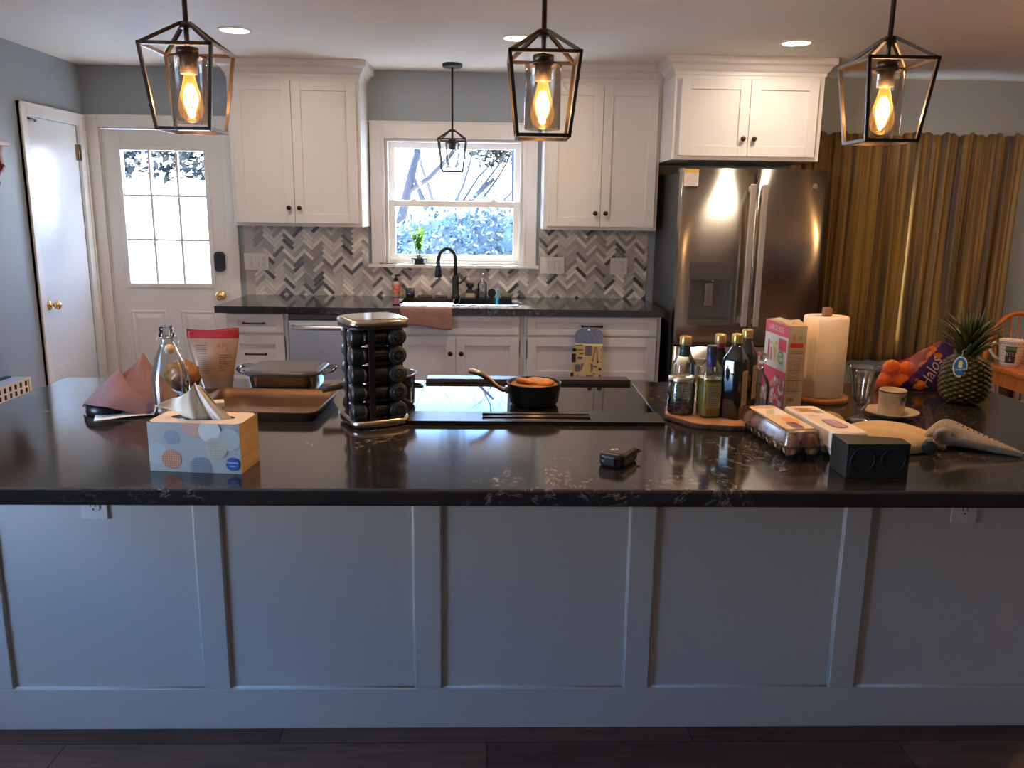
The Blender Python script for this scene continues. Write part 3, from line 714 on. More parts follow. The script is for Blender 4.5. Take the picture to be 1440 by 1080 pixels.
# ------------------------------------------------------------------ curtains
def curtain(label, x0, x1, seed, y=5.585):
    R2 = random.Random(seed); zt, zb = 2.035, .505
    n = int((x1-x0)/.006); ph = [R2.random()*6 for _ in range(8)]
    def off(u, v):
        x = (x1-x0)*u
        a = .020*math.sin(x*62+ph[0]+1.2*math.sin(x*9+ph[4])) + .012*math.sin(x*103+ph[1]) + .008*math.sin(x*31+ph[2]+v*1.5)
        return a*(.45+.55*v**.7)+.006*math.sin(x*200+ph[3])
    b = MB()
    def fn(u, v):
        x = x0+(x1-x0)*u + .012*math.sin(v*3+u*20+ph[5])*v
        top = zt+.010*math.sin((x1-x0)*u*40+ph[6])+.006*math.sin(u*77)
        return Vector((x, y+off(u, v), top+(zb-top)*v))
    b.grid(fn, n, 22)
    cx = (x0+x1)/2
    o = b.build('curtain', CURT, solid=.002)
    tag(o, label, 'curtain', 'long gold-brown curtains on the back wall'); return o
def curtain_mat():
    m = mat('gold_brown_satin', (.22, .125, .035), .42, spec=.4, sheen=.2); n = m.node_tree; L = n.links; b = n.nodes['Principled BSDF']
    t = n.nodes.new('ShaderNodeTexCoord'); mp = n.nodes.new('ShaderNodeMapping'); mp.inputs['Scale'].default_value = (26, 4, .5)
    nz = n.nodes.new('ShaderNodeTexNoise'); nz.inputs['Scale'].default_value = 1; nz.inputs['Detail'].default_value = 5; nz.inputs['Distortion'].default_value = .4
    cr = n.nodes.new('ShaderNodeValToRGB'); e = cr.color_ramp.elements
    e[0].position = .36; e[0].color = (.085, .065, .05, 1); e[1].position = .62; e[1].color = (.33, .215, .06, 1)
    k = e.new(.5); k.color = (.20, .13, .042, 1)
    L.new(t.outputs['Object'], mp.inputs[0]); L.new(mp.outputs[0], nz.inputs[0]); L.new(nz.outputs[0], cr.inputs[0]); L.new(cr.outputs[0], b.inputs['Base Color'])
    tr = n.nodes.new('ShaderNodeBsdfTranslucent'); L.new(cr.outputs[0], tr.inputs[0])
    mx = n.nodes.new('ShaderNodeMixShader'); mx.inputs[0].default_value = .06
    L.new(b.outputs[0], mx.inputs[1]); L.new(tr.outputs[0], mx.inputs[2]); L.new(mx.outputs[0], n.nodes['Material Output'].inputs[0])
    return m
CURT = curtain_mat()
curtain('gold-brown curtain panel hanging between the refrigerator and the slit of daylight', 1.97, 2.818, 5)
curtain('gold-brown curtain panel hanging right of the slit of daylight', 2.826, 3.56, 9)
# ------------------------------------------------------------------ left wall things: shelf and radiator cover
t = thing('wall_shelf', 'red-brown scrolled wall shelf with a pale top on the left wall', 'shelf', (LX, 4.3, 1.60))
MB().box(0.0005, .12, -.42, .275, .200, .222).build('top_board', mat('shelf_top', (.62, .50, .42), .5), t, bevel=.004)
SHM = mat('red_brown_wood', S(120, 55, 42), .45, var=(6, .2))
for yy in (.215, -.37):
    pr = [(0, .2), (.105, .2), (.105, .185), (.098, .15), (.102, .11), (.112, .095), (.10, .075), (.082, .06), (.07, .03), (.078, .012), (.07, -.01), (.045, -.02), (0, -.04)]
    M = T(0.0005, yy+.012, 0) @ Matrix.Rotation(PI/2, 4, 'X')
    MB().prism(pr, 0, .024, M=M).build('bracket', SHM, t, bevel=.003)
MB().box(.0005, .02, -.358, .2, .12, .2).build('back_rail', SHM, t)
t = thing('radiator_cover', 'pale pierced metal radiator cover standing against the left wall', 'radiator', (LX, 4.0, 0))
RC = mat('cover_cream', (.72, .62, .52), .4)
b = MB(); y0, y1, zt = -1.0, .505, .567; xf = .125
def pierced(b, y0, y1, z0, z1, x, hw, hh, ny, nz, m):
    ys = [y0]; zs = [z0]
    py = (y1-y0)/ny; pz = (z1-z0)/nz
    for i in range(ny): ys += [y0+py*i+(py-hw)/2, y0+py*i+(py+hw)/2]
    for j in range(nz): zs += [z0+pz*j+(pz-hh)/2, z0+pz*j+(pz+hh)/2]
    ys.append(y1); zs.append(z1)
    for i in range(len(ys)-1):
        for j in range(len(zs)-1):
            if i % 2 == 1 and j % 2 == 1: continue
            b.poly([(x, ys[i], zs[j]), (x, ys[i+1], zs[j]), (x, ys[i+1], zs[j+1]), (x, ys[i], zs[j+1])], m)
pierced(b, y0, y1-.02, zt-.155, zt-.008, xf, .022, .026, 30, 4, None)
pierced(b, y0, y1-.02, .03, zt-.155, xf, .022, .026, 30, 9, None)
b.box(xf-.004, xf+.004, y0, y1, zt-.008, zt).box(xf-.004, xf+.004, y1-.02, y1, 0, zt-.008).box(xf-.004, xf+.004, y0, y1-.02, 0, .03)
b.box(.03, xf-.004, y1-.012, y1, 0, zt)
b.build('front_grille', RC, t)
MB().box(.03, xf-.004, y0, y1-.012, zt-.012, zt-.001).build('top', mat('cover_top', (.5, .5, .52), .5), t)
MB().box(.002, .03, y0, y1-.01, .0, zt+.006).build('back_gap_shade', mat('gap_shade_dark', (.03, .03, .05), .5), t)  # solid dark strip standing in for the shade in the gap behind
MB().box(.03, .1, y0, y1-.02, .02, zt-.02).build('heating_core', mat('core_dark', (.03, .022, .018), .7), t)
MB().tube([(.09, y1, zt-.03), (.09, y1+.045, zt-.03)], .008, 8).sphere((.09, y1+.05, zt-.03), .011, 8).build('valve', mat('valve_grey', (.3, .28, .26), .4, .5), t)

# ------------------------------------------------------------------ island
def island():
    t = thing('kitchen_island', 'long white panelled kitchen island base under a black stone top', 'kitchen island', (.12, 2.5, 0)); off = (-.12, -2.5, 0)
    IW = mat('island_white', (.66, .625, .595), .42)
    X0, X1, yf, yb = -1.44, 1.70, 2.17, 2.80
    tb(MB().box(X0+.002, X1-.002, yf+.008, yb, 0, .874), off).build('body', IW, t)
    st = [(-1.44, -1.372), (-.822, -.748), (-.211, -.134), (.402, .474), (1.015, 1.090), (1.63, 1.70)]
    b = MB()
    for a, c in st: b.box(a, c, yf-.003, yf+.008, .13, .874)
    b.box(X0, X1, yf-.003, yf+.008, 0, .13)
    tb(b, off).build('panel_frame', IW, t, bevel=.0025)
    # thin bead inside each panel
    b = MB()
    for i in range(5):
        a, c = st[i][1], st[i+1][0]
        for p, q in (((a, .13), (c, .13)), ((a, .13), (a, .874)), ((c, .13), (c, .874))):
            b.cyl((p[0], yf+.006, p[1]), (q[0], yf+.006, q[1]), .0045, seg=8)
    tb(b, off).build('panel_bead', IW, t)
    w = MB()
    # worktop outline with slightly rounded edge
    w.box(-1.482, 1.745, 1.685, 2.845, .875, .915)
    tag(w.build('worktop', QUARTZ, bevel=.006, bseg=4), 'black quartz island worktop with pale veins, crowded with cooking things', 'countertop')
    ISM = IW
    outlet('wall_outlet', 'white outlet plate on the island front under the left end of the worktop', -1.093, .712, .073, .118, 0, 1, 2.1775)
    outlet('wall_outlet', 'white outlet plate on the island front under the right end of the worktop', 1.357, .708, .073, .118, 0, 1, 2.1775)
island()
CZ = .9152
# cooktop
t = thing('cooktop', 'black glass induction cooktop set into the island, reflecting the window', 'cooktop', (.135, 2.53, CZ))
CG = mat('black_ceramic_glass', (.008, .008, .009), .02, spec=.2)
MB().box(-.358, .358, -.19, .235, 0, .006).build('glass_surface', CG, t, bevel=.0015)
for s in (-1, 1): MB().box(s*.361-.0025, s*.361+.0025, -.19, .235, 0, .0072).build('edge_strip', CHROME, t)
b = MB().box(-.355, .355, .238, .325, 0, .014).box(-.355, .355, .238, .248, .014, .020)
b.build('rear_vent', mat('vent_grey', (.06, .055, .05), .3, .3), t, bevel=.002)
VB = mat('vent_black', (.012, .012, .013), .32)
b = MB().box(-.362, -.155, -.305, -.193, 0, .012).box(.155, .362, -.305, -.193, 0, .012).box(-.155, .155, -.305, -.285, 0, .012).box(-.155, .155, -.213, -.193, 0, .012).box(-.155, .155, -.254, -.244, 0, .011).box(-.155, .155, -.285, -.213, 0, .003)
b.build('front_vent', VB, t)
b = MB()
for yy in (-.284, -.2555, -.2425, -.2145): b.tube([(-.153, yy, .0125), (.153, yy, .0125)], .0012, 5)
b.build('vent_trim', mat('trim_steel_dull', (.45, .42, .38), .3, 1), t)
for cx, cy, r in ((-.2, .02, .09), (.2, .02, .075), (0, .13, .06)):
    pass
# ------------------------------------------------------------------ island items
# tissue box
def tissue_box():
    t = thing('tissue_box', 'dotted grey tissue box with wood-look ends at the island front left', 'box', (-.66, 1.848, CZ), math.radians(-5.5))
    W, D, H = .214, .108, .116
    FR = mat('tissue_front', (.40, .41, .41), .55); SD = mat('tissue_end_wood', (.74, .47, .19), .55, var=(3, .22, (1, 1, 14))); TP = mat('tissue_top_cream', (.80, .62, .45), .55)
    cA = mat('dot_terracotta', (.50, .16, .08), .6); cB = mat('dot_slate', (.27, .31, .38), .6); cC = mat('dot_sage', (.42, .47, .47), .6); cD = mat('dot_sand', (.62, .56, .44), .6); cE = mat('dot_rose', (.62, .36, .28), .6); cF = mat('dot_white', (.66, .66, .64), .6); cG = mat('dot_blue', (.02, .09, .36), .5); cW = mat('print_white', (.85, .85, .85), .5)
    b = MB(); x0, x1, y0, y1 = -W/2, W/2, -D/2, D/2
    b.poly([(x0, y0, 0), (x1, y0, 0), (x1, y0, H), (x0, y0, H)], FR); b.poly([(x0, y1, 0), (x1, y1, 0), (x1, y1, H), (x0, y1, H)], FR)
    b.poly([(x1, y0, 0), (x1, y1, 0), (x1, y1, H), (x1, y0, H)], SD); b.poly([(x0, y0, 0), (x0, y1, 0), (x0, y1, H), (x0, y0, H)], SD)
    b.poly([(x0, y0, 0), (x1, y0, 0), (x1, y1, 0), (x0, y1, 0)], FR)
    # top with oval opening
    ov = [(.075*math.cos(2*PI*i/32), .028*math.sin(2*PI*i/32)) for i in range(32)]
    sq = []
    for ox, oy in ov:
        k = min(W/2/max(abs(ox), 1e-6), D/2/max(abs(oy), 1e-6)); sq.append((ox*k, oy*k))
    a = [b.bm.verts.new((x, y, H)) for x, y in ov]; c = [b.bm.verts.new((x, y, H)) for x, y in sq]
    b.bridge(a, c, TP, False)
    # corners of the top
    e = .0004
    def dot(cx, cz, r, m, hatch=None):
        k = b.clipn = getattr(b, 'clipn', 0)+1
        ee = e+.00015*k
        pg = clip(circ(cx, cz, r, 28), x0, x1, .001, H)
        if hatch is None: b.poly([(x, y0-ee, z) for x, z in pg], m); return
        n = int(2*r/.0052)
        for i in range(n+1):
            q = -r+i*.0052
            h = math.sqrt(max(0, r*r-q*q)); 
            for rect in ([(cx+q-.0011, cz-h), (cx+q+.0011, cz-h), (cx+q+.0011, cz+h), (cx+q-.0011, cz+h)], [(cx-h, cz+q-.0011), (cx+h, cz+q-.0011), (cx+h, cz+q+.0011), (cx-h, cz+q+.0011)]):
                pg = clip(rect, x0, x1, .001, H)
                if pg: b.poly([(x, y0-ee, z) for x, z in pg], hatch)
    dot(x0+.018, .042, .026, cC); dot(x0+.056, .082, .0175, cB); dot(x0+.052, .030, .0225, cA); dot(x0+.052, .030, .0225, None, mat('dot_terracotta_light', (.62, .33, .22), .6))
    dot(x0+.108, .112, .027, cE); dot(x0+.145, .098, .026, cF); dot(x1-.024, .080, .026, cC)
    dot(x0+.118, .012, .026, None, cB); dot(x0+.158, .060, .0255, None, cD); dot(x1-.020, .023, .0155, cG)
    b.text('Kleenex', (x1-.020, y0-.0027, .0245), (1, 0, 0), (0, 0, 1), .0085, cW, 'CENTER')
    b.box(x1-.027, x1-.013, y0-.0026, y0-.0024, .0175, .0185, cW)
    b.build('carton', FR, t, norm=False)
    MB().grid(lambda u, v: Vector((.075*(1-.8*v)*math.cos(2*PI*u), .028*(1-.8*v)*math.sin(2*PI*u), H-.001-.004*v)), 24, 4, wrap=True).build('opening_film', thin_glass('film', (.75, .78, .8), .8, .25, .1), t)
    # tissue: gathered sheet rising from the slot
    def fn(u, v):
        # u across, v up
        a = (u-.5)
        wdt = .118*(1-v)**.8+.022 if v < 1 else .022
        x = a*wdt*1.0 - .012*v + (-.040*max(0, -a*2)**1.5)*(1-v)*1.0
        zz = H-.006+.088*v**.9 - .03*(2*a)**2*v
        if a < 0: zz += .030*(-a*2)**1.6*(1-v)
        y = .010*math.sin(a*13+v*3)*(1-v*.6)+.002*math.sin(a*29+v*5)
        return Vector((x, y-.004, zz))
    TS = mat('tissue_paper', (.80, .70, .56), .9, sub=.0)
    MB().grid(fn, 44, 20).build('tissue_sheet', TS, t, solid=.0008)
    def fn2(u, v):
        a = u-.5; wdt = .10*(1-v)**.7+.006
        return Vector((a*wdt-.012*v+.012*(1-v), .012*math.cos(a*18)*(1-v*.8)+.006, H-.006+.080*v**1.1))
    MB().grid(fn2, 36, 14).build('tissue_sheet', TS, t, solid=.0008)
tissue_box()

# baking sheet
def sheet_pan():
    t = thing('baking_sheet', 'brown rimmed metal baking sheet lying behind the tissue box', 'baking sheet', (-.672, 2.402, CZ), math.radians(-3))
    M1 = mat('bronze_bakeware', (.13, .068, .034), .42, .35, var=(5, .25)); b = MB()
    def loop(w, h, r, z): return [b.bm.verts.new((x, y, z)) for x, y in rrect(w*.965, h, r)]
    L = [loop(.36, .27, .02, .0), loop(.362, .272, .02, .003), loop(.385, .293, .026, .028), loop(.397, .305, .03, .029), loop(.397, .305, .03, .026), loop(.389, .297, .028, .025), loop(.366, .276, .022, 0)]
    for p, q in zip(L[:-1], L[1:]): b.bridge(p, q, None, True)
    b.bridge(L[-1], L[0]); b.face(L[0])
    b.build('pan_body', M1, t, bevel=0)
sheet_pan()

# casserole with lid
def casserole():
    t = thing('casserole_dish', 'rectangular glass casserole dish with a black lid and looped glass handles', 'dish', (-.66, 2.645, CZ), math.radians(-1))
    GD = mat('casserole_glass', (.55, .62, .58), .03, trans=.9, ior=1.3)
    b = MB()
    def loop(w, h, r, z): return [b.bm.verts.new((x, y, z)) for x, y in rrect(w, h, r)]
    L = [loop(.185, .155, .03, .004), loop(.19, .16, .03, 0), loop(.205, .175, .035, .02), loop(.222, .195, .04, .07), loop(.232, .205, .042, .074), loop(.232, .205, .042, .070), loop(.216, .188, .04, .066), loop(.198, .168, .035, .02), loop(.18, .15, .03, .006)]
    b.face(L[0]); 
    for p, q in zip(L[1:-1], L[2:]): b.bridge(p, q)
    b.bridge(L[0], L[1]); b.face(L[-1])
    for s in (-1, 1):
        pts = [(s*.108, -.05, .071), (s*.135, -.055, .074), (s*.152, -.035, .078), (s*.155, 0, .08), (s*.152, .035, .078), (s*.135, .055, .074), (s*.108, .05, .071)]
        b.tube(pts, .0065, 8)
    b.build('glass_dish', thin_glass('casserole_clear', (.80, .86, .84), .9, .12), t)
    MB().prism(rrect(.198, .168, .035), .008, .062).build('food', mat('dark_casserole_food', (.03, .016, .01), .5, var=(25, .5)), t, bevel=.006)
    LD = mat('black_lid', (.05, .053, .06), .3)
    b = MB()
    L = [loop2 for loop2 in ()]
    def lp(w, h, r, z): return [b.bm.verts.new((x, y, z)) for x, y in rrect(w, h, r)]
    L = [lp(.236, .208, .043, .068), lp(.244, .216, .045, .071), lp(.244, .216, .045, .078), lp(.232, .204, .042, .083), lp(.212, .184, .036, .081), lp(.206, .178, .034, .084)]
    for p, q in zip(L[:-1], L[1:]): b.bridge(p, q)
    b.face(L[-1]); b.face(L[0][::-1])
    b.build('lid', LD, t)
casserole()

# swing-top bottle
def swing_bottle():
    t = thing('swing_top_bottle', 'empty clear glass swing-top bottle left of the baking sheet', 'bottle', (-.918, 2.325, CZ), math.radians(25))
    pr = [(0, .002), (.047, 0), (.052, .004), (.053, .02), (.053, .105), (.046, .135), (.037, .165), (.025, .195), (.0175, .212), (.016, .222), (.0165, .226)]
    inn = [(max(r-.003, 0), z+.003) for r, z in pr][::-1]
    b = MB().lathe(pr, seg=32)
    b.lathe([(.0165, .224), (.0205, .227), (.0205, .237), (.018, .240), (.0185, .256), (.015, .258), (.013, .255), (.0125, .222)], seg=28)
    b.build('bottle_body', thin_glass('bottle_glass', (.93, .96, .95), .95, .06), t)
    MB().lathe([(0, .004), (.040, .006), (.043, .012)], seg=32).build('thick_base', thin_glass('base_glass', (.75, .82, .8), .9, .2), t)
    MB().tube([(.022*math.cos(a), .022*math.sin(a), .228) for a in [2*PI*i/20 for i in range(20)]], .0014, 6, closed=True).tube([(.022, 0, .228), (.027, 0, .226), (.030, -.01, .215), (.022, -.034, .205), (.012, -.04, .203)], .0013, 6).tube([(-.022, 0, .228), (-.027, 0, .222), (-.02, -.02, .210), (-.01, -.038, .203), (.012, -.04, .203)], .0013, 6).tube([(.018*math.cos(a), .018*math.sin(a), .252) for a in [2*PI*i/20 for i in range(20)]], .001, 6, closed=True).build('wire_bail', CHROME, t)
    MB().lathe([(0, -.008), (.011, -.007), (.0135, 0), (.011, .006), (0, .008)], (.002, -.045, .199), 18, ax=(.1, -1, .1)).build('stopper', mat('stopper_cream', (.62, .50, .34), .4), t)
swing_bottle()

# resealable bag with a red top band
def tan_bag():
    t = thing('snack_bag', 'tan stand-up food bag with a red top band left of the casserole', 'bag', (-.905, 2.70, CZ), math.radians(3))
    BM = mat('bag_tan', (.30, .195, .125), .33, var=(7, .15)); BR = mat('bag_red', (.27, .018, .028), .3); BI = mat('bag_print', (.13, .05, .03), .6); BO = mat('bag_orange', (.60, .22, .08), .5); CL = mat('bag_window', (.25, .22, .24), .08)
    W0, W1, H = .110, .166, .196
    def P(u, v, s):
        w = W0+(W1-W0)*min(1, v*1.15)**1.1; x = (u-.5)*w + (-.010+.002*v)
        if u < .5: x = (u-.5)*w - .010
        d = .030*(1-v)**.8*math.sin(PI*u)**.6 + .003*math.sin(u*9+v*7)*(1-v)
        return Vector((x, s*d*.9+.003*math.sin(u*7)*v, H*v + (-.004*math.sin(PI*u*1.5) if v > .95 else 0)))
    b = MB(); nu, nv = 19, 26
    for s in (-1, 1):
        V = [[b.bm.verts.new(P(i/(nu-1), j/(nv-1), s)) for i in range(nu)] for j in range(nv)]
        for j in range(nv-1):
            for i in range(nu-1):
                v = j/(nv-1); m = BR if v > .81 else (CL if v < .17 else BM)
                b.face([V[j][i], V[j][i+1], V[j+1][i+1], V[j+1][i]], m, True)
    b.build('pouch', BM, t, weld=.0004)
    b = MB()
    def D(u0, u1, v0, v1, m):
        pts = [P(u0, v0, -1), P((u0+u1)/2, v0, -1), P(u1, v0, -1), P(u1, v1, -1), P((u0+u1)/2, v1, -1), P(u0, v1, -1)]
        b.poly([p+Vector((0, -.0012, 0)) for p in pts], m)
    for k in range(15): D(.14, .40-(k*7 % 5)*.01, .77-k*.036, .763-k*.036-(.006 if k in (1, 3, 7) else 0), BI)
    for k, w in enumerate((.26, .27, .14, .28, .22, .26, .18, .12)): D(.66-w*.1, .66-w*.1+w, .57-k*.036, .558-k*.036, BI)
    o = P(.68, .70, -1)+Vector((0, -.002, 0))
    b.tube([o+Vector((.014*math.cos(a), 0, .014*math.sin(a))) for a in [2*PI*i/18 for i in range(18)]], .0009, 4, BO, closed=True)
    for a in (-.6, 0, .6): b.bar(o, o+Vector((.011*math.sin(a), 0, .011*math.cos(a))), .0015, m=BO)
    for k in range(6): 
        q = P(.58+k*.045, .605, -1)+Vector((0, -.0015, 0)); b.bar(q, q+Vector((.004, 0, .004)), .0018, m=BO)
    b.build('printing', BI, t)
tan_bag()

# mauve cloth draped over a dark bowl, paper under it, snack bag behind
t = thing('bowl', 'dark bowl lying on its side under the mauve cloth', 'bowl', (-1.115, 2.335, CZ), math.radians(-8))
MB().lathe([(0, .0), (.048, .0), (.052, .006), (.052, .03), (.0495, .03), (.047, .008), (0, .006)], (0, 0, 0), 28, ell=.8).build('bowl_shell', mat('dark_blue_bowl', (.008, .009, .014), .3), t)
def mauve():
    CM = mat('mauve_linen', (.235, .150, .165), .85, bump=(260, .25), var=(12, .12)); b = MB()
    A = Vector((-1.043, 2.455, CZ+.158))
    # base outline around (angle order, counter-clockwise seen from above)
    base = [(-1.195, 2.385, .004), (-1.165, 2.335, .022), (-1.115, 2.290, .034), (-1.06, 2.288, .026), (-1.0, 2.33, .006), (-.955, 2.385, .012), (-.945, 2.46, .03), (-.97, 2.52, .01), (-1.05, 2.54, .004), (-1.13, 2.50, .004), (-1.18, 2.44, .004)]
    n = len(base); sil = []
    def fn(u, v):
        k = u*n; i = int(k) % n; f = k-int(k); f = f*f*(3-2*f)
        p = Vector(base[i]).lerp(Vector(base[(i+1) % n]), f); p.z += CZ
        a = u*2*PI
        # concave tent profile, leaning left to right
        q = p.lerp(A, v); w = v*(1-v)
        q.z -= .07*w*(1+.3*math.sin(a*2+1)); r = (q-Vector((A.x, A.y, q.z)))
        q += r*(.22*w*4*(.35+.65*math.sin(a*3+.6)))
        q += Vector((0, 0, .004*math.sin(a*7+v*9)*w*4))
        return q
    b.grid(fn, 88, 22, wrap=True)
    # front flap: big fold running from the ridge down to the lower left
    C = [[(-1.19, 2.365, .012), (-1.15, 2.305, .034), (-1.10, 2.276, .038), (-1.055, 2.283, .022), (-.985, 2.315, .004)],
         [(-1.165, 2.385, .045), (-1.13, 2.33, .066), (-1.085, 2.30, .058), (-1.035, 2.30, .042), (-.972, 2.33, .012)],
         [(-1.13, 2.405, .085), (-1.105, 2.36, .098), (-1.07, 2.33, .086), (-1.03, 2.318, .058), (-.975, 2.34, .022)],
         [(-1.10, 2.42, .118), (-1.085, 2.39, .118), (-1.06, 2.36, .100), (-1.03, 2.338, .070), (-.985, 2.35, .03)]]
    from mathutils import geometry
    def cat(p0, p1, p2, p3, t): return .5*((2*p1)+(p2-p0)*t+(2*p0-5*p1+4*p2-p3)*t*t+(3*p1-p0-3*p2+p3)*t*t*t)
    def samp(L, t):
        m = len(L)-1; k = min(int(t*m), m-1); f = t*m-k; g = lambda i: L[max(0, min(m, i))]
        return cat(g(k-1), g(k), g(k+1), g(k+2), f)
    def fl(u, v):
        rows = [samp([Vector(p) for p in r], u) for r in C]; q = samp(rows, v)
        return q+Vector((0, -.004, CZ+.003*math.sin(u*11+v*5)))
    b.grid(fl, 24, 18)
    tag(b.build('draped_cloth', CM, solid=.003, loc=(0, 0, 0)), 'mauve linen cloth peaked over a dark bowl at the left of the island', 'cloth')
mauve()
b = MB(); b.grid(lambda u, v: Vector((-.13+.26*u, -.05+.10*v, .001+.006*math.sin(u*5)*u+.004*math.sin(v*4+u*3)**2)), 14, 8)
tag(b.build('paper_sheet', PAPER, loc=(-1.0, 2.335, CZ), rotz=.35, solid=.0006), 'loose white paper sheet sticking out from under the mauve cloth', 'paper')
def blob(name, label, cat, c, r, sc3, m, amp=.12, fr=4, grp=None, seg=28, seed=0, rotz=0, sub=0):
    b = MB().sphere((0, 0, 0), 1, seg)
    for v in b.bm.verts:
        d = 1+amp*noise.noise(v.co*fr/2+Vector((seed*3.1, 0, 0)))+amp*.5*noise.noise(v.co*fr+Vector((0, seed, 0)))
        v.co = Vector((v.co.x*sc3[0], v.co.y*sc3[1], v.co.z*sc3[2]))*d*r
    z = min(v.co.z for v in b.bm.verts)
    for v in b.bm.verts: v.co.z -= z
    return tag(b.build(name, m, loc=c, rotz=rotz), label, cat, grp)
blob('snack_bag', 'crumpled amber cellophane bag of snacks behind the swing-top bottle', 'bag', (-.985, 2.60, CZ),      .058, (.95, .7, .88), mat('amber_cello', (.30, .15, .055), .18, var=(30, .6)), .16, 8, seed=2, seg=40)
t = thing('small_carton', 'small pale cream carton standing between the tissue box and the baking sheet', 'box', (-.712, 2.10, CZ), .35)
b = MB().box(-.018, .018, -.02, .02, 0, .094)
b.build('carton', mat('carton_cream', (.62, .50, .34), .6), t, bevel=.002)
b = MB()
for i in range(3): b.bar((-.010+i*.01, -.0203, .068), (-.007+i*.01, -.0203, .082), .002, m=INK)
b.build('marking', INK, t)

# ------------------------------------------------------------------ spice rack with jars
RK = (-.325, 2.262); RR = math.radians(27)
def rack():
    t = thing('spice_rack', 'revolving black spice rack with rounded metal top and base plates', 'spice rack', (*RK, CZ), RR)
    PL = mat('rack_plate_metal', (.50, .43, .35), .22, 1.0); 
    def plate(z0, up, nm):
        b = MB(); o = [(x, y) for x, y in rrect(.170, .170, .045, 4)]
        def lp(k, z): return [b.bm.verts.new((x*k, y*k, z)) for x, y in o]
        zs = [(1.0, z0), (1.02, z0+.004), (1.02, z0+.012), (.98, z0+.017), (.9, z0+.019)]
        L = [lp(k, z) for k, z in zs]
        for p, q in zip(L[:-1], L[1:]): b.bridge(p, q)
        b.face(L[0][::-1]); b.face(L[-1]); return b.build(nm, PL, t)
    p = plate(.006, 1, 'base_plate'); MB().lathe([(0, 0), (.06, 0), (.06, .006), (0, .006)], seg=30).build('turntable_foot', BLK, t)
    p = plate(.281, 1, 'top_plate'); MB().prism(rrect(.142, .142, .035), .3, .3012).build('top_inlay', mat('rack_inlay', (.42, .45, .40), .12, .6), p)
    MB().prism(rrect(.172, .172, .044), .275, .281).build('black_band', BLK, t)
    b = MB().box(-.012, .012, -.012, .012, .024, .275)
    b.build('core', BLK, t)
    for k in range(4):
        M = RZ(k*PI/2); b = MB()
        b.box(-.037, -.020, -.073, -.067, .024, .275, None, M)
        for r in range(6):
            z = .0225+r*.0515; b.box(-.03, .04, -.068, -.062, z-.002, z+.005, None, M) if r < 6 else None
        b.build('jar_holder', BLK, t)
    return t
rack()
def jars():
    JG = thin_glass('jar_glass', (.55, .52, .5), .8, .1); LB = mat('jar_lid_black', (.018, .02, .024), .3); LS = mat('jar_lid_rim', (.35, .34, .34), .25, .9)
    fills = [mat('spice_%s' % n, c, .85, var=(60, .4)) for n, c in (('brown', (.10, .055, .03)), ('green', (.07, .07, .03)), ('red', (.16, .035, .015)), ('black', (.02, .018, .015)), ('tan', (.25, .16, .08)))]
    cols = [(0, 'in the front column of the spice rack'), (1, 'in the right-hand column of the spice rack, lid facing the camera'), (3, 'in the left-hand column of the spice rack, lid edge showing')]
    rows = ['top', 'second from top', 'middle', 'second from bottom', 'bottom']
    proto = None
    for c, txt in cols:
        for r in range(5):
            z = .2512-r*.0515
            lab = '%s jar %s' % (rows[r], txt)
            loc = Vector((-.002, -.0435, 0)); M = RZ(c*PI/2)
            p = T(*RK, CZ) @ RZ(RR) @ M @ loc.to_4d().to_3d()
            if proto is None:
                t = thing('spice_jar', lab, 'jar', (p.x, p.y, CZ+z), RR+c*PI/2, 'spice jars in the revolving rack')
                MB().lathe([(.0, .056), (.020, .056), (.0225, .052), (.0225, -.030), (.018, -.036)], seg=22, ax=(1, 0, 0)).build('glass_jar', JG, t)
                b = MB().lathe([(.0, -.080), (.0235, -.080), (.0254, -.076), (.0254, -.048)], seg=26, ax=(1, 0, 0), m=LB)
                b.lathe([(.0250, -.048), (.0250, -.040), (.018, -.038)], seg=26, ax=(1, 0, 0), m=LS)
                b.tube([(-.0805, .016*math.cos(a), .016*math.sin(a)) for a in [2*PI*i/20 for i in range(20)]], .0006, 4, LS, closed=True)
                for q in (-.006, 0, .006): b.box(-.0807, -.080, -.009+abs(q), .009-abs(q), q-.001, q+.001, LS)
                b.build('lid', LB, t)
                MB().lathe([(0, .055), (.0195, .055), (.0195, -.01+.004), (0, -.008)], seg=20, ax=(1, 0, 0)).build('spice', fills[0], t)
                proto = t
            else:
                t = proto.copy(); COL.objects.link(t); t.location = (p.x, p.y, CZ+z); t.rotation_euler = (0, 0, RR+c*PI/2); t['label'] = lab
                for ch in [o for o in COL.objects if o.parent is proto]:
                    q = ch.copy(); COL.objects.link(q); q.parent = t
                    if ch.name.startswith('spice'):
                        q.data = ch.data.copy(); q.data.materials[0] = fills[(r*2+c) % 5]
jars()
# pot behind the rack
t = thing('cooking_pot', 'stainless pot with a long handle behind the spice rack', 'pot', (-.315, 2.47, CZ), math.radians(22))
PS = mat('pot_steel', (.30, .29, .30), .2, 1.0)
MB().lathe([(0, 0), (.078, 0), (.085, .008), (.086, .09), (.092, .101), (.089, .102), (.083, .092), (.082, .01), (0, .006)], seg=36).build('pot_body', PS, t)
MB().tube([(-.085, 0, .07), (-.12, -.004, .072), (-.20, -.01, .066)], .01, 10, radii=[.007, .01, .013]).build('handle', mat('pot_handle', (.06, .045, .03), .35, .4), t)
MB().tube([(.084, -.02, .055), (.105, -.02, .052), (.112, 0, .052), (.105, .02, .052), (.084, .02, .055)], .0045, 8).build('helper_handle', BLK, t)

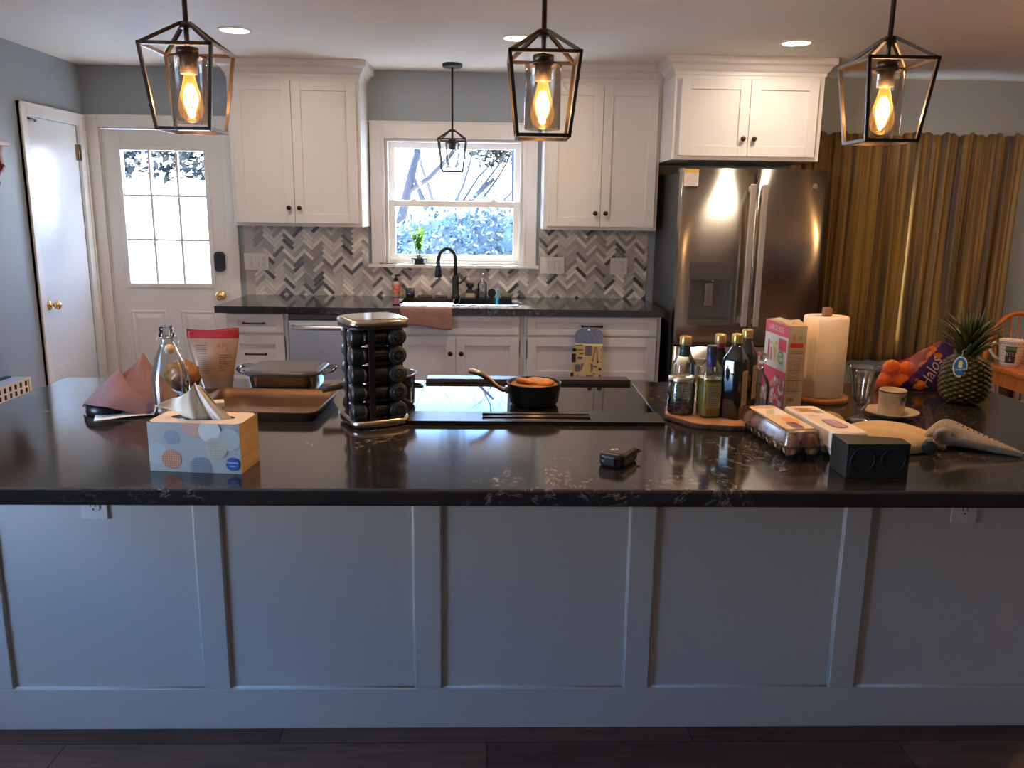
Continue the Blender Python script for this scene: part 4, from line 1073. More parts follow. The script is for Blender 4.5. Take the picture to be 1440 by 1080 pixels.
# saucepan with pancakes
t = thing('saucepan', 'black saucepan with a brushed gold-steel handle on the cooktop', 'saucepan', (.137, 2.462, CZ+.0062))
SP = mat('saucepan_black', (.014, .015, .018), .38); SPI = mat('pan_inside', (.03, .028, .026), .3)
MB().lathe([(0, 0), (.062, 0), (.070, .004), (.075, .012), (.083, .066), (.0845, .070), (.083, .0705), (.080, .066), (.072, .012, SPI), (.06, .006, SPI), (0, .006, SPI)], seg=44, m=SP).build('pan_body', SP, t)
MB().tube([(-.078, .0, .046), (-.095, -.002, .044), (-.115, -.004, .056), (-.140, -.006, .080), (-.165, -.009, .096), (-.192, -.012, .104)], .008, 10, radii=[.008, .0075, .007, .0075, .009, .0085]).sphere((-.194, -.0122, .1045), .009, 10).build('handle', mat('warm_steel', (.62, .48, .34), .25, 1.0), t)
MB().box(-.088, -.078, -.013, .013, .034, .056).build('rivet_plate', mat('warm_steel', (.62, .48, .34), .25, 1.0), t, bevel=.003)
PC = mat('pancake_golden', (.52, .22, .06), .7, var=(22, .45)); 
for i, (x, y, z, r, tx) in enumerate(((-.025, .005, .0665, .034, 'left one of the golden pancakes in the saucepan'), (.028, -.006, .0655, .033, 'right one of the golden pancakes in the saucepan'), (.002, .03, .0625, .034, 'back one of the golden pancakes in the saucepan'))):
    b = MB().lathe([(0, 0), (r*.85, 0), (r, .004), (r*1.0, .009), (r*.85, .013), (0, .0145)], seg=26)
    for v in b.bm.verts: v.co.z += .002*noise.noise(v.co*60+Vector((i, 0, 0))); v.co.x *= 1+.05*math.sin(v.co.y*90+i)
    o = tag(b.build('pancake', PC, loc=(.137+x, 2.462+y, CZ+z+.004-(.004 if i == 2 else 0))), tx, 'pancake', 'pancakes in the saucepan')
    o.rotation_euler = (.12*(i-1), .14*(1-i), 0)
tag(MB().lathe([(0, .0), (.058, .0), (.072, .045), (.072, .056), (0, .060)], seg=30).build('pancake', PC, loc=(.137, 2.462, CZ+.0062+.0075)), 'thick stack of pancakes filling the saucepan beneath the top ones', 'pancake', 'pancakes in the saucepan')

# small black case
def earcase():
    t = thing('gadget_case', 'small black rounded hard case with a clip on the island front edge', 'case', (.312, 1.885, CZ), math.radians(58))
    KS = mat('case_rubber', (.014, .015, .02), .4)
    o = [(x, y) for x, y in rrect(.105, .066, .018, 4)]
    b = MB()
    def lp(k, z, dx=0): return [b.bm.verts.new((x*k, y*k, z)) for x, y in o]
    L = [lp(.88, 0), lp(.97, .005), lp(1, .012), lp(1, .016), lp(.97, .0172), lp(.97, .0186), lp(1, .02), lp(.98, .029), lp(.9, .033), lp(.84, .0345)]
    for p, q in zip(L[:-1], L[1:]): b.bridge(p, q)
    b.face(L[0][::-1]); b.face(L[-1]); b.build('shell', KS, t)
    MB().prism([(x*.8, y*.78) for x, y in o], .0345, .0352).build('top_panel', mat('case_top_grey', (.055, .052, .05), .35), t)
    b = MB().box(-.022, -.012, .004, .012, .0352, .0356).box(-.013, -.005, -.003, .005, .0352, .0356); b.build('emblem', mat('emblem_white', (.75, .75, .72), .4), t)
    MB().box(-.0565, -.050, -.014, .014, .006, .026).build('latch', BLK, t, bevel=.002)
    MB().tube([(.05, -.028, .018), (.058, -.034, .02), (.06, -.028, .022), (.053, -.022, .022)], .0025, 6).build('loop', BLK, t)
earcase()
# ------------------------------------------------------------------ wood slab and bottles
SL = (.668, 2.325); SZ = CZ+.0165
t = thing('wood_slab', 'round live-edge wood slab carrying oil bottles and a jar', 'board', (*SL, CZ))
R2 = random.Random(11)
b = MB(); BK = mat('bark', (.075, .04, .025), .9, bump=(80, .8)); WT = mat('slab_wood', (.36, .19, .09), .5, var=(18, .25))
n = 72; rad = [.150+.004*math.sin(i*.7)+.0025*R2.random() for i in range(n)]
lv = [[b.bm.verts.new((r*k*math.cos(2*PI*i/n), r*k*math.sin(2*PI*i/n), z)) for i, r in enumerate(rad)] for k, z in ((.97, 0), (1.0, .004), (1.0, .012), (.985, .016))]
for p, q in zip(lv[:-1], lv[1:]): b.bridge(p, q, BK, False)
b.face(lv[0][::-1], BK); b.face(lv[-1], WT)
b.build('slab', WT, t)
GOLD = mat('gold_cap', (.60, .42, .14), .3, .85)
def squircle(w, r, n=5): return rrect(w, w, r, n)
def bottle(label, x, y, h, w, rot, neckr, shoulder, glassm, liquid, cap, band, lab=None, lab_face=1, round_=False, z0=SZ, liqh=.7, capn='cap'):
    """square or round bottle with neck, cap, neck band, label"""
    t = thing('oil_bottle', label, 'bottle', (x, y, z0), rot)
    b = MB(); r = w/2 if round_ else w*.22
    def lp(hw, z, rr):
        if round_: pts = circ(0, 0, hw, 24)
        else: pts = rrect(2*hw, 2*hw, min(rr, hw*.98), 5)
        return [b.bm.verts.new((px, py, z)) for px, py in pts]
    hw = w/2; nk = h-.030
    Ls = [lp(hw*.93, 0, r), lp(hw, .004, r), lp(hw, shoulder, r), lp(hw*.92, shoulder+.010, r*1.0), lp(hw*.70, shoulder+.024, r*1.2), lp(neckr*1.25, shoulder+.038, neckr*1.2), lp(neckr, shoulder+.052, neckr), lp(neckr, nk, neckr)]
    for p, q in zip(Ls[:-1], Ls[1:]): b.bridge(p, q)
    b.face(Ls[0][::-1]); b.build('bottle_body', glassm, t)
    if liquid:
        b = MB(); k = .90
        Ls = [lp(hw*k*.93, .004, r*k), lp(hw*k, .008, r*k), lp(hw*k, liqh, r*k)]
        for p, q in zip(Ls[:-1], Ls[1:]): b.bridge(p, q)
        b.face(Ls[0][::-1]); b.face(Ls[-1]); b.build('oil', liquid, t)
    MB().lathe([(neckr+.0025, h-.026), (neckr+.003, h-.024), (neckr+.003, h-.003), (neckr+.001, h), (0, h)], seg=22).build(capn, cap, t)
    if band: MB().lathe([(neckr+.0015, h-.026), (neckr+.0018, h-.028), (neckr+.0012, h-.058), (neckr+.0005, h-.060)], seg=22).build('neck_band', band, t)
    if lab:
        M = RZ(0 if lab_face == 0 else PI/2); b = MB(); wl, zl0, zl1 = lab
        if round_:
            b.grid(lambda u, v: Vector(((hw+.0006)*math.sin((u-.5)*1.7), -(hw+.0006)*math.cos((u-.5)*1.7), zl0+(zl1-zl0)*v)), 14, 2)
            b.mats = []; LBM = lab_m
        else:
            b.box(-wl/2, wl/2, -hw-.0008, -hw-.0002, zl0, zl1, None, M)
        o = b.build('label', lab_m, t)
        b = MB()
        k = 0; z = zl1-.008
        while z > zl0+.006:
            q = wl*.42*(1 if k % 3 else .7)
            if round_: 
                for i in range(6):
                    a0 = -.6+i*.19; b.poly([((hw+.001)*math.sin(a), -(hw+.001)*math.cos(a), zz) for a, zz in ((a0, z), (a0+.17, z), (a0+.17, z+.0015), (a0, z+.0015))], lab_i)
            else: b.box(-q, q, -hw-.0012, -hw-.0007, z, z+.0016, lab_i, M)
            z -= .0055; k += 1
        b.build('print', lab_i, o)
    return t
lab_m = mat('label_cream', (.30, .22, .13), .6); lab_i = mat('label_print', (.07, .05, .03), .6)
DKG = mat('dark_green_glass', (.006, .007, .004), .06, spec=.6, coat=.4); CLG = thin_glass('bottle_clear', (.88, .92, .88), .9, .09)
OLV = mat('yellow_oil', (.42, .34, .045), .08, trans=.35)
bottle('square dark green oil bottle with gold cap, nearest on the wood slab', .700, 2.272, .243, .062, math.radians(-43), .0125, .165, DKG, None, GOLD, mat('band_navy', (.012, .014, .03), .4), (.030, .04, .14), 1)
bottle('square dark green oil bottle with gold cap, right of and behind the nearest one', .757, 2.362, .243, .060, math.radians(-40), .0125, .165, DKG, None, GOLD, mat('band_navy', (.012, .014, .03), .4), (.030, .04, .14), 1)
lab_m = mat('label_olive', (.27, .24, .10), .5)
bottle('clear bottle of yellow oil with a blue neck band', .635, 2.288, .206, .062, math.radians(8), .0125, .130, CLG, OLV, mat('cap_navy', (.02, .025, .045), .35), mat('band_blue', (.012, .025, .22), .4), (.040, .03, .10), 0, liqh=.112)
lab_m = mat('label_pale', (.38, .38, .27), .6)
bottle('clear oil bottle with gold cap and green neck band behind the small jar', .583, 2.395, .216, .060, 0.2, .0145, .130, CLG, mat('pale_oil', (.30, .32, .16), .1, trans=.4), GOLD, mat('band_green', (.01, .045, .03), .4), (.036, .03, .10), 0, liqh=.06)
bottle('dark bottle with gold cap and maroon neck band at the back of the slab', .690, 2.405, .222, .058, 0.3, .0135, .135, DKG, None, GOLD, mat('band_maroon', (.14, .01, .03), .4))
# jar of dried chillies
t = thing('glass_jar', 'small glass jar of dark dried peppers with a silver lid', 'jar', (.560, 2.318, SZ))
MB().lathe([(0, .001), (.036, .001), (.0385, .006), (.039, .085), (.034, .094), (.0345, .10)], seg=30).build('jar_glass', thin_glass('mason_glass', (.86, .92, .93), .95, .10), t)
MB().lathe([(.0375, .094), (.0385, .096), (.0385, .108), (.036, .1105), (.0, .1115)], seg=36).build('lid', mat('jar_lid_silver', (.62, .56, .48), .25, 1.0), t)
b = MB(); R2 = random.Random(2)
for i in range(46):
    a = R2.random()*6.3; r = .028*math.sqrt(R2.random()); z = .008+.036*R2.random()*(1-r/.05)
    b.sphere((r*math.cos(a), r*math.sin(a), z), .0075, 8, sc3=(1.3, .8, .7), M=None)
b.tube([(0, 0, .03), (.003, -.004, .06), (.006, -.004, .078)], .0018, 5)
o = b.build('dried_peppers', mat('dried_peppers', (.085, .016, .02), .35, var=(70, .6)), t); o['kind'] = 'stuff'
# clear stoppered decanter and cereal box
t = thing('glass_decanter', 'clear glass decanter with a round stopper between bottles and cereal box', 'decanter', (.822, 2.425, CZ))
MB().lathe([(0, .001), (.032, .001), (.034, .01), (.034, .075), (.026, .10), (.013, .118), (.013, .135)], seg=28).build('decanter_body', thin_glass('decanter_glass', (.86, .88, .88), .95, .14), t)
MB().lathe([(.0, .128), (.010, .130), (.010, .142), (.006, .146), (.017, .152), (.0215, .165), (.017, .178), (0, .184)], seg=22).build('stopper', mat('crystal', (.85, .85, .85), .02, trans=.95), t)

def cereal():
    t = thing('cereal_box', 'tall red and white cereal box standing open beside the oil bottles', 'box', (.905, 2.43, CZ), math.radians(4))
    W, D, H = .056, .175, .262
    PK = mat('box_pink_red', (.62, .05, .07), .5); WH = mat('box_white', (.66, .60, .52), .5); KR = mat('box_kraft', (.46, .38, .28), .7); RD = mat('box_red', (.55, .03, .03), .5)
    b = MB()
    F = lambda y, z: (-.0005, y, z)   # front art face is the -x side
    b.box(0, W, 0, D, 0, H-.002, WH)
    e = -.0006
    def f(y0, y1, z0, z1, m, k=0): b.poly([(e-k*.0003, y0, z0), (e-k*.0003, y1, z0), (e-k*.0003, y1, z1), (e-k*.0003, y0, z1)], m)
    f(0, D, 0, .115, PK); f(0, D, H-.040, H-.002, PK)
    def ft(s, y, z, sz, m): b.text(s, (e-.0012, y, z), (0, -1, 0), (0, 0, 1), sz, m, 'CENTER')
    ft('LARGE SIZE', D/2, H-.028, .022, WH)
    for s, y, m in (('l', D*.80, RD), ('i', D*.68, mat('logo_orange', (.75, .25, .03), .5)), ('f', D*.53, mat('logo_yellow', (.70, .45, .05), .5)), ('e', D*.27, mat('logo_green', (.15, .40, .04), .5))): ft(s, y, .135, .095, m)
    f(.01, .065, H-.085, H-.048, RD, 1)
    # cereal art: woven squares
    R2 = random.Random(4); cc = [mat('art_%d' % i, c, .6) for i, c in enumerate(((.45, .18, .16), (.62, .30, .24), (.30, .14, .18), (.72, .48, .42), (.75, .68, .66)))]
    for i in range(90):
        y = R2.random()*D; z = .004+.09*R2.random()*(.6+.4*math.sin(y*18+1)); r = .011; a = R2.random()*3
        pg = clip([(y+r*math.cos(a+k*PI/2), z+r*math.sin(a+k*PI/2)) for k in range(4)], 0.001, D-.001, .002, .12)
        if pg: b.poly([(e-.001-.0002*i/90, py, pz) for py, pz in pg], cc[i % 5])
    # end face toward the camera
    g = -.0006
    def s(x0, x1, z0, z1, m, k=0): b.poly([(x0, g-k*.0003, z0), (x1, g-k*.0003, z0), (x1, g-k*.0003, z1), (x0, g-k*.0003, z1)], m)
    s(0, W, 0, H-.002, KR); s(.006, W-.008, H-.068, H-.055, RD, 1)
    for ch, dx, m in (('l', 0, RD), ('i', .0055, mat('logo_orange', (0, 0, 0))), ('f', .010, mat('logo_yellow', (0, 0, 0))), ('e', .0175, mat('logo_green', (0, 0, 0)))): b.text(ch, (.013+dx, g-.0009, H-.044), (1, 0, 0), (0, 0, 1), .026, m)
    b.text('Nutrition Facts', (.004, g-.0009, H-.082), (1, 0, 0), (0, 0, 1), .0075, INK)
    b.text('160', (.034, g-.0009, H-.103), (1, 0, 0), (0, 0, 1), .009, INK)
    s(.005, W-.006, H-.086, H-.0845, INK, 1); s(.005, W-.02, H-.1, H-.0985, INK, 1)
    z = H-.108; k = 0
    while z > .05:
        if k % 8 == 7: s(.005, W-.006, z, z+.0016, INK, 1)
        else:
            for c0, c1 in ((.006, .02), (.022, .030), (.032, .044)): s(c0, c1-(k % 3)*.002, z, z+.0008, INK, 1)
        z -= .0042; k += 1
    for i in range(10): s(.009+i*.0022, .0098+i*.0022+(i % 3)*.0004, .026, .036, INK, 1)
    b.build('carton', WH, t, norm=False)
    b = MB()
    b.poly([(0, 0, H-.002), (W, 0, H-.002), (W+.004, .07, H+.010), (.004, .075, H+.004)]); b.poly([(0, D, H-.002), (W, D, H-.002), (W*.9, D*.45, H+.003), (.003, D*.5, H+.001)])
    b.poly([(0, .01, H-.002), (0, D-.01, H-.002), (W*.55, D-.03, H+.006), (W*.5, .03, H+.007)])
    b.build('top_flaps', KR, t, solid=.0008)
cereal()
# paper towels on a wooden holder
t = thing('paper_towel_holder', 'round wooden paper towel holder with a square-topped dowel', 'holder', (1.078, 2.58, CZ))
HW = mat('holder_wood', (.30, .13, .06), .35, var=(8, .25, (1, 8, 1)))
MB().lathe([(0, 0), (.086, 0), (.0875, .004), (.0875, .012), (.085, .0155), (0, .0155)], seg=48).build('base', HW, t)
MB().cyl((0, 0, .0155), (0, 0, .294), .0115).build('dowel', mat('dowel_wood', (.24, .11, .05), .5), t)
MB().box(-.0125, .0125, -.0125, .0125, .275, .300).build('dowel_tip', mat('dowel_wood', (.24, .11, .05), .5), t, bevel=.002)
t = thing('paper_towel_roll', 'full roll of white paper towels on the wooden holder', 'paper towel', (1.078, 2.58, CZ+.0162))
PTM = mat('paper_towel', (.80, .72, .62), .9, bump=(160, .22, (1, 1, 1.6)))
MB().lathe([(.019, .001), (.067, .001), (.069, .004), (.069, .254), (.0665, .2575), (.019, .2575), (.019, .001)], seg=64).build('roll', PTM, t)
b = MB()
def fn(u, v):
    a = math.radians(232-70*u); r = .0705
    p = Vector((r*math.cos(a), r*math.sin(a), 0))
    if u > .35: 
        a0 = math.radians(232-70*.35); q = Vector((r*math.cos(a0), r*math.sin(a0), 0)); d = Vector((-.62, .22, 0)); p = q+d*(u-.35)*.050
    return p+Vector((0, 0, .002+.253*v))
b.grid(fn, 16, 4); b.build('loose_sheet', PTM, t, solid=.0008)

# sundae glass
t = thing('sundae_glass', 'empty fluted sundae glass on a round foot right of the paper towels', 'glass', (1.084, 2.298, CZ))
b = MB(); pr = [(0, .002), (.034, .001), (.0355, .003), (.030, .008), (.014, .014), (.010, .020), (.012, .026), (.010, .032), (.015, .042), (.023, .060), (.027, .085), (.030, .110), (.036, .135), (.0425, .152), (.0445, .162), (.0425, .1635), (.040, .158), (.034, .136), (.028, .112), (.025, .086), (.021, .064), (.012, .048), (0, .044)]
seg = 60
rings = []
for r, z in pr:
    fl = .055 if .05 < z < .158 else 0
    rings.append([b.bm.verts.new((max(r, 1e-5)*(1+fl*math.cos(10*2*PI*i/seg))*math.cos(2*PI*i/seg), max(r, 1e-5)*(1+fl*math.cos(10*2*PI*i/seg))*math.sin(2*PI*i/seg), z)) for i in range(seg)])
for p, q in zip(rings[:-1], rings[1:]): b.bridge(p, q)
b.build('fluted_glass', thin_glass('sundae_clear', (.93, .92, .90), .95, .14), t, weld=1e-6)
# saucer and cup
SAU = mat('stoneware_cream', (.55, .46, .33), .18, coat=.3)
t = thing('saucer', 'cream stoneware saucer under the painted cup', 'saucer', (1.208, 2.362, CZ))
MB().lathe([(0, 0), (.040, 0), (.042, .003), (.060, .008), (.0785, .0165), (.0790, .0185), (.076, .0185), (.058, .0105), (.038, .0058), (0, .0055)], seg=48).build('plate', SAU, t)
t = thing('cup', 'cream straight-sided cup with dark rim and a painted sprig', 'cup', (1.208, 2.362, CZ+.0062))
DRM = mat('cup_rim_dark', (.06, .045, .04), .3)
MB().lathe([(0, 0), (.0345, 0), (.0365, .003), (.0385, .070, SAU), (.0392, .0745, DRM), (.037, .0765, SAU), (.0355, .074, SAU), (.034, .006, SAU), (0, .005, SAU)], seg=40, m=SAU).build('cup_body', SAU, t)
b = MB(); LG = mat('sprig_green', (.03, .06, .035), .5); LR = mat('sprig_plum', (.14, .05, .06), .5)
def oncup(a, z): r = .0368+.002*z/.07+.0008; return Vector((r*math.sin(a), -r*math.cos(a), z))
for a, z, l, w, an, m in ((.35, .055, .016, .006, .5, LG), (.55, .060, .016, .006, .9, LG), (.45, .048, .012, .005, -.8, LG), (.62, .050, .012, .005, .3, LG), (.75, .063, .014, .006, .7, LG), (.22, .045, .008, .003, 1.3, LR), (-.15, .05, .006, .002, 1.2, LR), (.1, .052, .006, .002, 1.5, LR), (.4, .036, .008, .003, 1.1, LR), (-.3, .044, .007, .003, 1.4, LR)):
    c = math.cos(an); s_ = math.sin(an); b.poly([oncup(a+(x*c-y*s_)/.038, z+(x*s_+y*c)) for x, y in ((-l/2, 0), (0, -w/2), (l/2, 0), (0, w/2))], m)
b.tube([oncup(.2, .035), oncup(.35, .05), oncup(.6, .056), oncup(.8, .066)], .0007, 4, LG)
b.build('painted_sprig', LG, t, norm=False)

# ------------------------------------------------------------------ egg cartons
def carton(label, x, y, rot, m, rim, grp=None):
    t = thing('egg_carton', label, 'egg carton', (x, y, CZ), rot)
    L, W = .295, .100
    # tray: cups below the rim
    def tray(u, v):
        px = (u-.5)*W; py = (v-.5)*L
        cu = abs(math.sin(PI*u*2)); cv = abs(math.sin(PI*v*6))
        d = (cu*cv)**.45 if cu*cv > 0 else 0
        edge = min(1, min(u, 1-u)*10)*min(1, min(v, 1-v)*26)
        return Vector((px*(1-.06*d*0), py, .036-.0345*d*edge-.003*(1-edge)*0))
    MB().grid(tray, 33, 85).build('tray', m, t)
    # rim flange
    b = MB(); o = rrect(W+.007, L+.008, .014); i_ = rrect(W-.002, L-.004, .012)
    A = [[b.bm.verts.new((px, py, z)) for px, py in pts] for pts, z in ((i_, .035), (o, .035), (o, .0385), (i_, .0385))]
    for p, q in zip(A[:-1], A[1:]): b.bridge(p, q, None, False)
    b.build('rim', rim, t)
    # lid
    b = MB(); Ls = []
    for k, z in ((1.0, .0388), (.985, .044), (.90, .066), (.87, .0705), (.80, .072)):
        o = rrect((W+.002)*k, (L+.002)*(1-(1-k)*.42), .014); n = len(o)
        # ribbed side walls
        Ls.append([b.bm.verts.new((px*(1), py, z)) for px, py in o])
    for p, q in zip(Ls[:-1], Ls[1:]): b.bridge(p, q)
    b.face(Ls[-1]); b.build('lid', m, t)
    return t
CP = thin_glass('carton_clear', (.86, .80, .72), .8, .30, .2)
FOAM = mat('carton_foam', (.80, .72, .62), .6, sub=.1)
ct1 = carton('clear plastic egg carton of brown eggs, left of the white one', .760, 2.055, math.radians(5.5), CP, CP)
ct2 = carton('white foam egg carton with printed lid, right of the clear one', .872, 2.045, math.radians(5.5), FOAM, FOAM)
EGG = mat('egg_brown', (.50, .26, .13), .5)
e0 = None
Mx = T(.760, 2.055, CZ) @ RZ(math.radians(5.5))
for i in range(2):
    for j in range(6):
        p = Mx @ Vector(((i-.5)*.050, (j-2.5)*.0491, .0052))
        if e0 is None:
            e0 = MB().lathe([(0, 0), (.010, .002), (.0175, .010), (.0208, .022), (.0190, .036), (.0135, .048), (.006, .0545), (0, .056)], seg=22).build('egg', EGG, loc=p)
            o = e0
        else: o = e0.copy(); COL.objects.link(o); o.location = p
        tag(o, 'brown egg inside the clear plastic carton', 'egg', 'brown eggs in the clear carton')
def lid_print(par, W, clearc):
    b = MB(); z = .0728
    or_ = mat('print_orange', (.72, .32, .08), .5); pu = mat('print_purple', (.20, .06, .16), .5); cr_ = mat('print_cream', (.72, .58, .38), .6); w_ = mat('print_pale', (.8, .75, .68), .5); yl = mat('print_yellow', (.75, .5, .1), .5)
    def q(pts, m, dz=0): b.poly([(x, y, z+dz) for x, y in pts], m)
    if clearc:
        q(rrect(.076, .235, .008), cr_)
        q([(x, y+.052) for x, y in rrect(.066, .075, .01)], w_, .0003)
        q([(x*1.3+.012, y*2.2-.035) for x, y in circ(0, 0, .015, 20)], or_, .0006); q([(x+.0, y-.085) for x, y in rrect(.030, .055, .008)], pu, .0006)
        for k in range(7): q([(x-.012+k*.003, y+.03+k*.008) for x, y in rrect(.022, .003, .001, 1)], mat('label_cream', (0, 0, 0)), .0006)
        q([(-.03, .10), (.03, .10), (.03, .106), (-.03, .106)], or_, .0006)
    else:
        q([(x, y-.055) for x, y in rrect(.040, .085, .018)], pu, .0003); q([(x, y-.055) for x, y in rrect(.034, .079, .015)], mat('print_lilac', (.42, .28, .48), .5), .0006)
        b.text('EGGS', (.004, -.030, z+.0009), (0, -1, 0), (1, 0, 0), .014, w_, 'CENTER')
        q([(x*.9, y*1.1-.078) for x, y in circ(0, 0, .014, 20)], mat('print_rose', (.62, .30, .32), .5), .0008)
        for k, (c, w) in enumerate(((or_, .05), (yl, .035), (or_, .045))): q([(x-.006, y+.105-k*.014) for x, y in rrect(w, .008, .002, 2)], c, .0003)
        for k in range(6): q([(x+.018, y+.085-k*.006) for x, y in rrect(.026, .002, .0006, 1)], mat('label_print', (0, 0, 0)), .0003)
        q([(x-.014, y+.03) for x, y in rrect(.03, .004, .001, 1)], or_, .0003)
    b.build('printing', cr_, par)
lid_print(ct1, .1, True); lid_print(ct2, .1, False)
PEAR = mat('potato_skin', (.36, .23, .11), .6, var=(20, .25))
blob('potato', 'tan potato lying behind the white egg carton', 'potato', (.975, 2.235, CZ), .026, (1.0, 1.5, .8), PEAR, .08, 3, rotz=.5, seed=1)
blob('brussels_sprout', 'small greenish bulb between the white egg carton and tan cloth', 'vegetable', (1.005, 2.165, CZ), .014, (1.2, 1, .9), mat('pale_green', (.30, .28, .12), .5, var=(30, .3)), .08, 3, seed=4)
# black speaker box
t = thing('speaker', 'small dark rectangular speaker box at the front right of the island', 'speaker', (.886, 1.812, CZ), math.radians(2))
b = MB().prism([(-.070, -.038), (.078, -.038), (.082, .010), (-.066, .055)], 0, .082)
SB = mat('speaker_dark', (.022, .023, .022), .45)
b.build('cabinet', SB, t, bevel=.0015)
MB().box(-.064, .073, -.0405, -.0382, .006, .076).build('front_grille', mat('speaker_grille', (.008, .008, .009), .8, bump=(600, .4)), t, bevel=.001)
b = MB()
for cx in (-.034, .038): b.tube([(cx+.028*math.cos(a), -.0408, .043+.028*math.sin(a)) for a in [2*PI*i/28 for i in range(28)]], .0012, 5, closed=True)
b.build('driver_ring', mat('speaker_ring', (.016, .016, .016), .5), t)
# tan cloth dome with a dark item, and the grey oven glove
TC = mat('tan_cloth', (.56, .42, .24), .9, bump=(220, .3))
def dome(u, v):
    x = -.125+.25*u; y = -.11+.22*v
    ex = max(0, 1-(2*u-1)**2); ey = max(0, 1-(2*v-1)**2)
    z = .004+.040*(ex**.5)*(ey**.4)+.004*math.sin(u*15+v*8)*ex*ey+.010*u*ey**.5
    x *= (.72+.28*ey**.5) ; y *= (.75+.25*ex**.5)
    return Vector((x, y-.02*u+.02, z))
b = MB(); b.grid(dome, 34, 30)
tag(b.build('folded_cloth', TC, loc=(1.052, 2.055, CZ), rotz=math.radians(28), solid=.003), 'tan cloth draped in a low dome behind the black speaker', 'cloth')
t = thing('spray_cap', 'dark ridged nozzle poking out between the tan cloth and the grey mitt', 'nozzle', (1.115, 1.965, CZ), math.radians(62))
b = MB()
for k in range(4): b.lathe([(0, k*.011), (.017-.002*k, k*.011), (.019-.002*k, k*.011+.004), (.017-.002*k, k*.011+.009), (0, k*.011+.0095)], (-.02, 0, .022), 18, ax=(1, 0, .1))
b.build('ridged_body', mat('nozzle_dark', (.03, .045, .05), .4), t)
def mitt():
    GM = mat('mitt_terry', (.40, .33, .24), .95, bump=(300, .7), sheen=.3)
    spine = [(-.085, -.035, .014, .010), (-.072, -.02, .022, .026), (-.05, .0, .030, .030), (-.025, .012, .036, .033), (.0, .014, .034, .036), (.03, .006, .028, .036), (.065, -.010, .022, .031), (.10, -.024, .016, .024), (.13, -.036, .011, .016), (.155, -.046, .006, .006)]
    b = MB(); seg = 26; rings = []
    for i, (x, y, h, w) in enumerate(spine):
        R = []
        for k in range(seg):
            a = 2*PI*k/seg; c, s_ = math.cos(a), math.sin(a)
            rr = 1+.10*math.sin(a*3+i*.9)+.05*math.sin(a*7+i)
            R.append(b.bm.verts.new((x+.004*c, y+w*c*rr, max(.0005, h+h*s_*rr))))
        rings.append(R)
    for p, q in zip(rings[:-1], rings[1:]): b.bridge(p, q)
    b.face(rings[0][::-1]); b.face(rings[-1])
    # rolled loop
    b.tube([(-.03+.022*math.cos(a), -.030, .030+.024*math.sin(a)) for a in [PI*.1+1.55*PI*i/12 for i in range(13)]], .008, 10)
    t = thing('oven_mitt', 'grey-tan terry oven mitt lying crumpled with its tip to the right', 'oven mitt', (1.208, 2.028, CZ), math.radians(-14))
    b.build('mitt_body', GM, t, subsurf=1)
    b = MB()
    for i in range(14):
        f = i/13; x = .0+.15*f; y = .012-.055*f+.0; z = .066-.055*f-.002*math.sin(f*6)
        b.tube([(x-.003, y-.004, z+.0), (x, y, z+.004), (x+.003, y+.004, z)], .0018, 5)
    b.build('stitching', mat('mitt_stitch', (.16, .12, .08), .8), t)
    b = MB(); b.tube([(.115, -.03, .022), (.156, -.046, .0105), (.160, -.0475, .009)], .0016, 5)
    b.build('tag_edge', PAPER, t)
mitt()

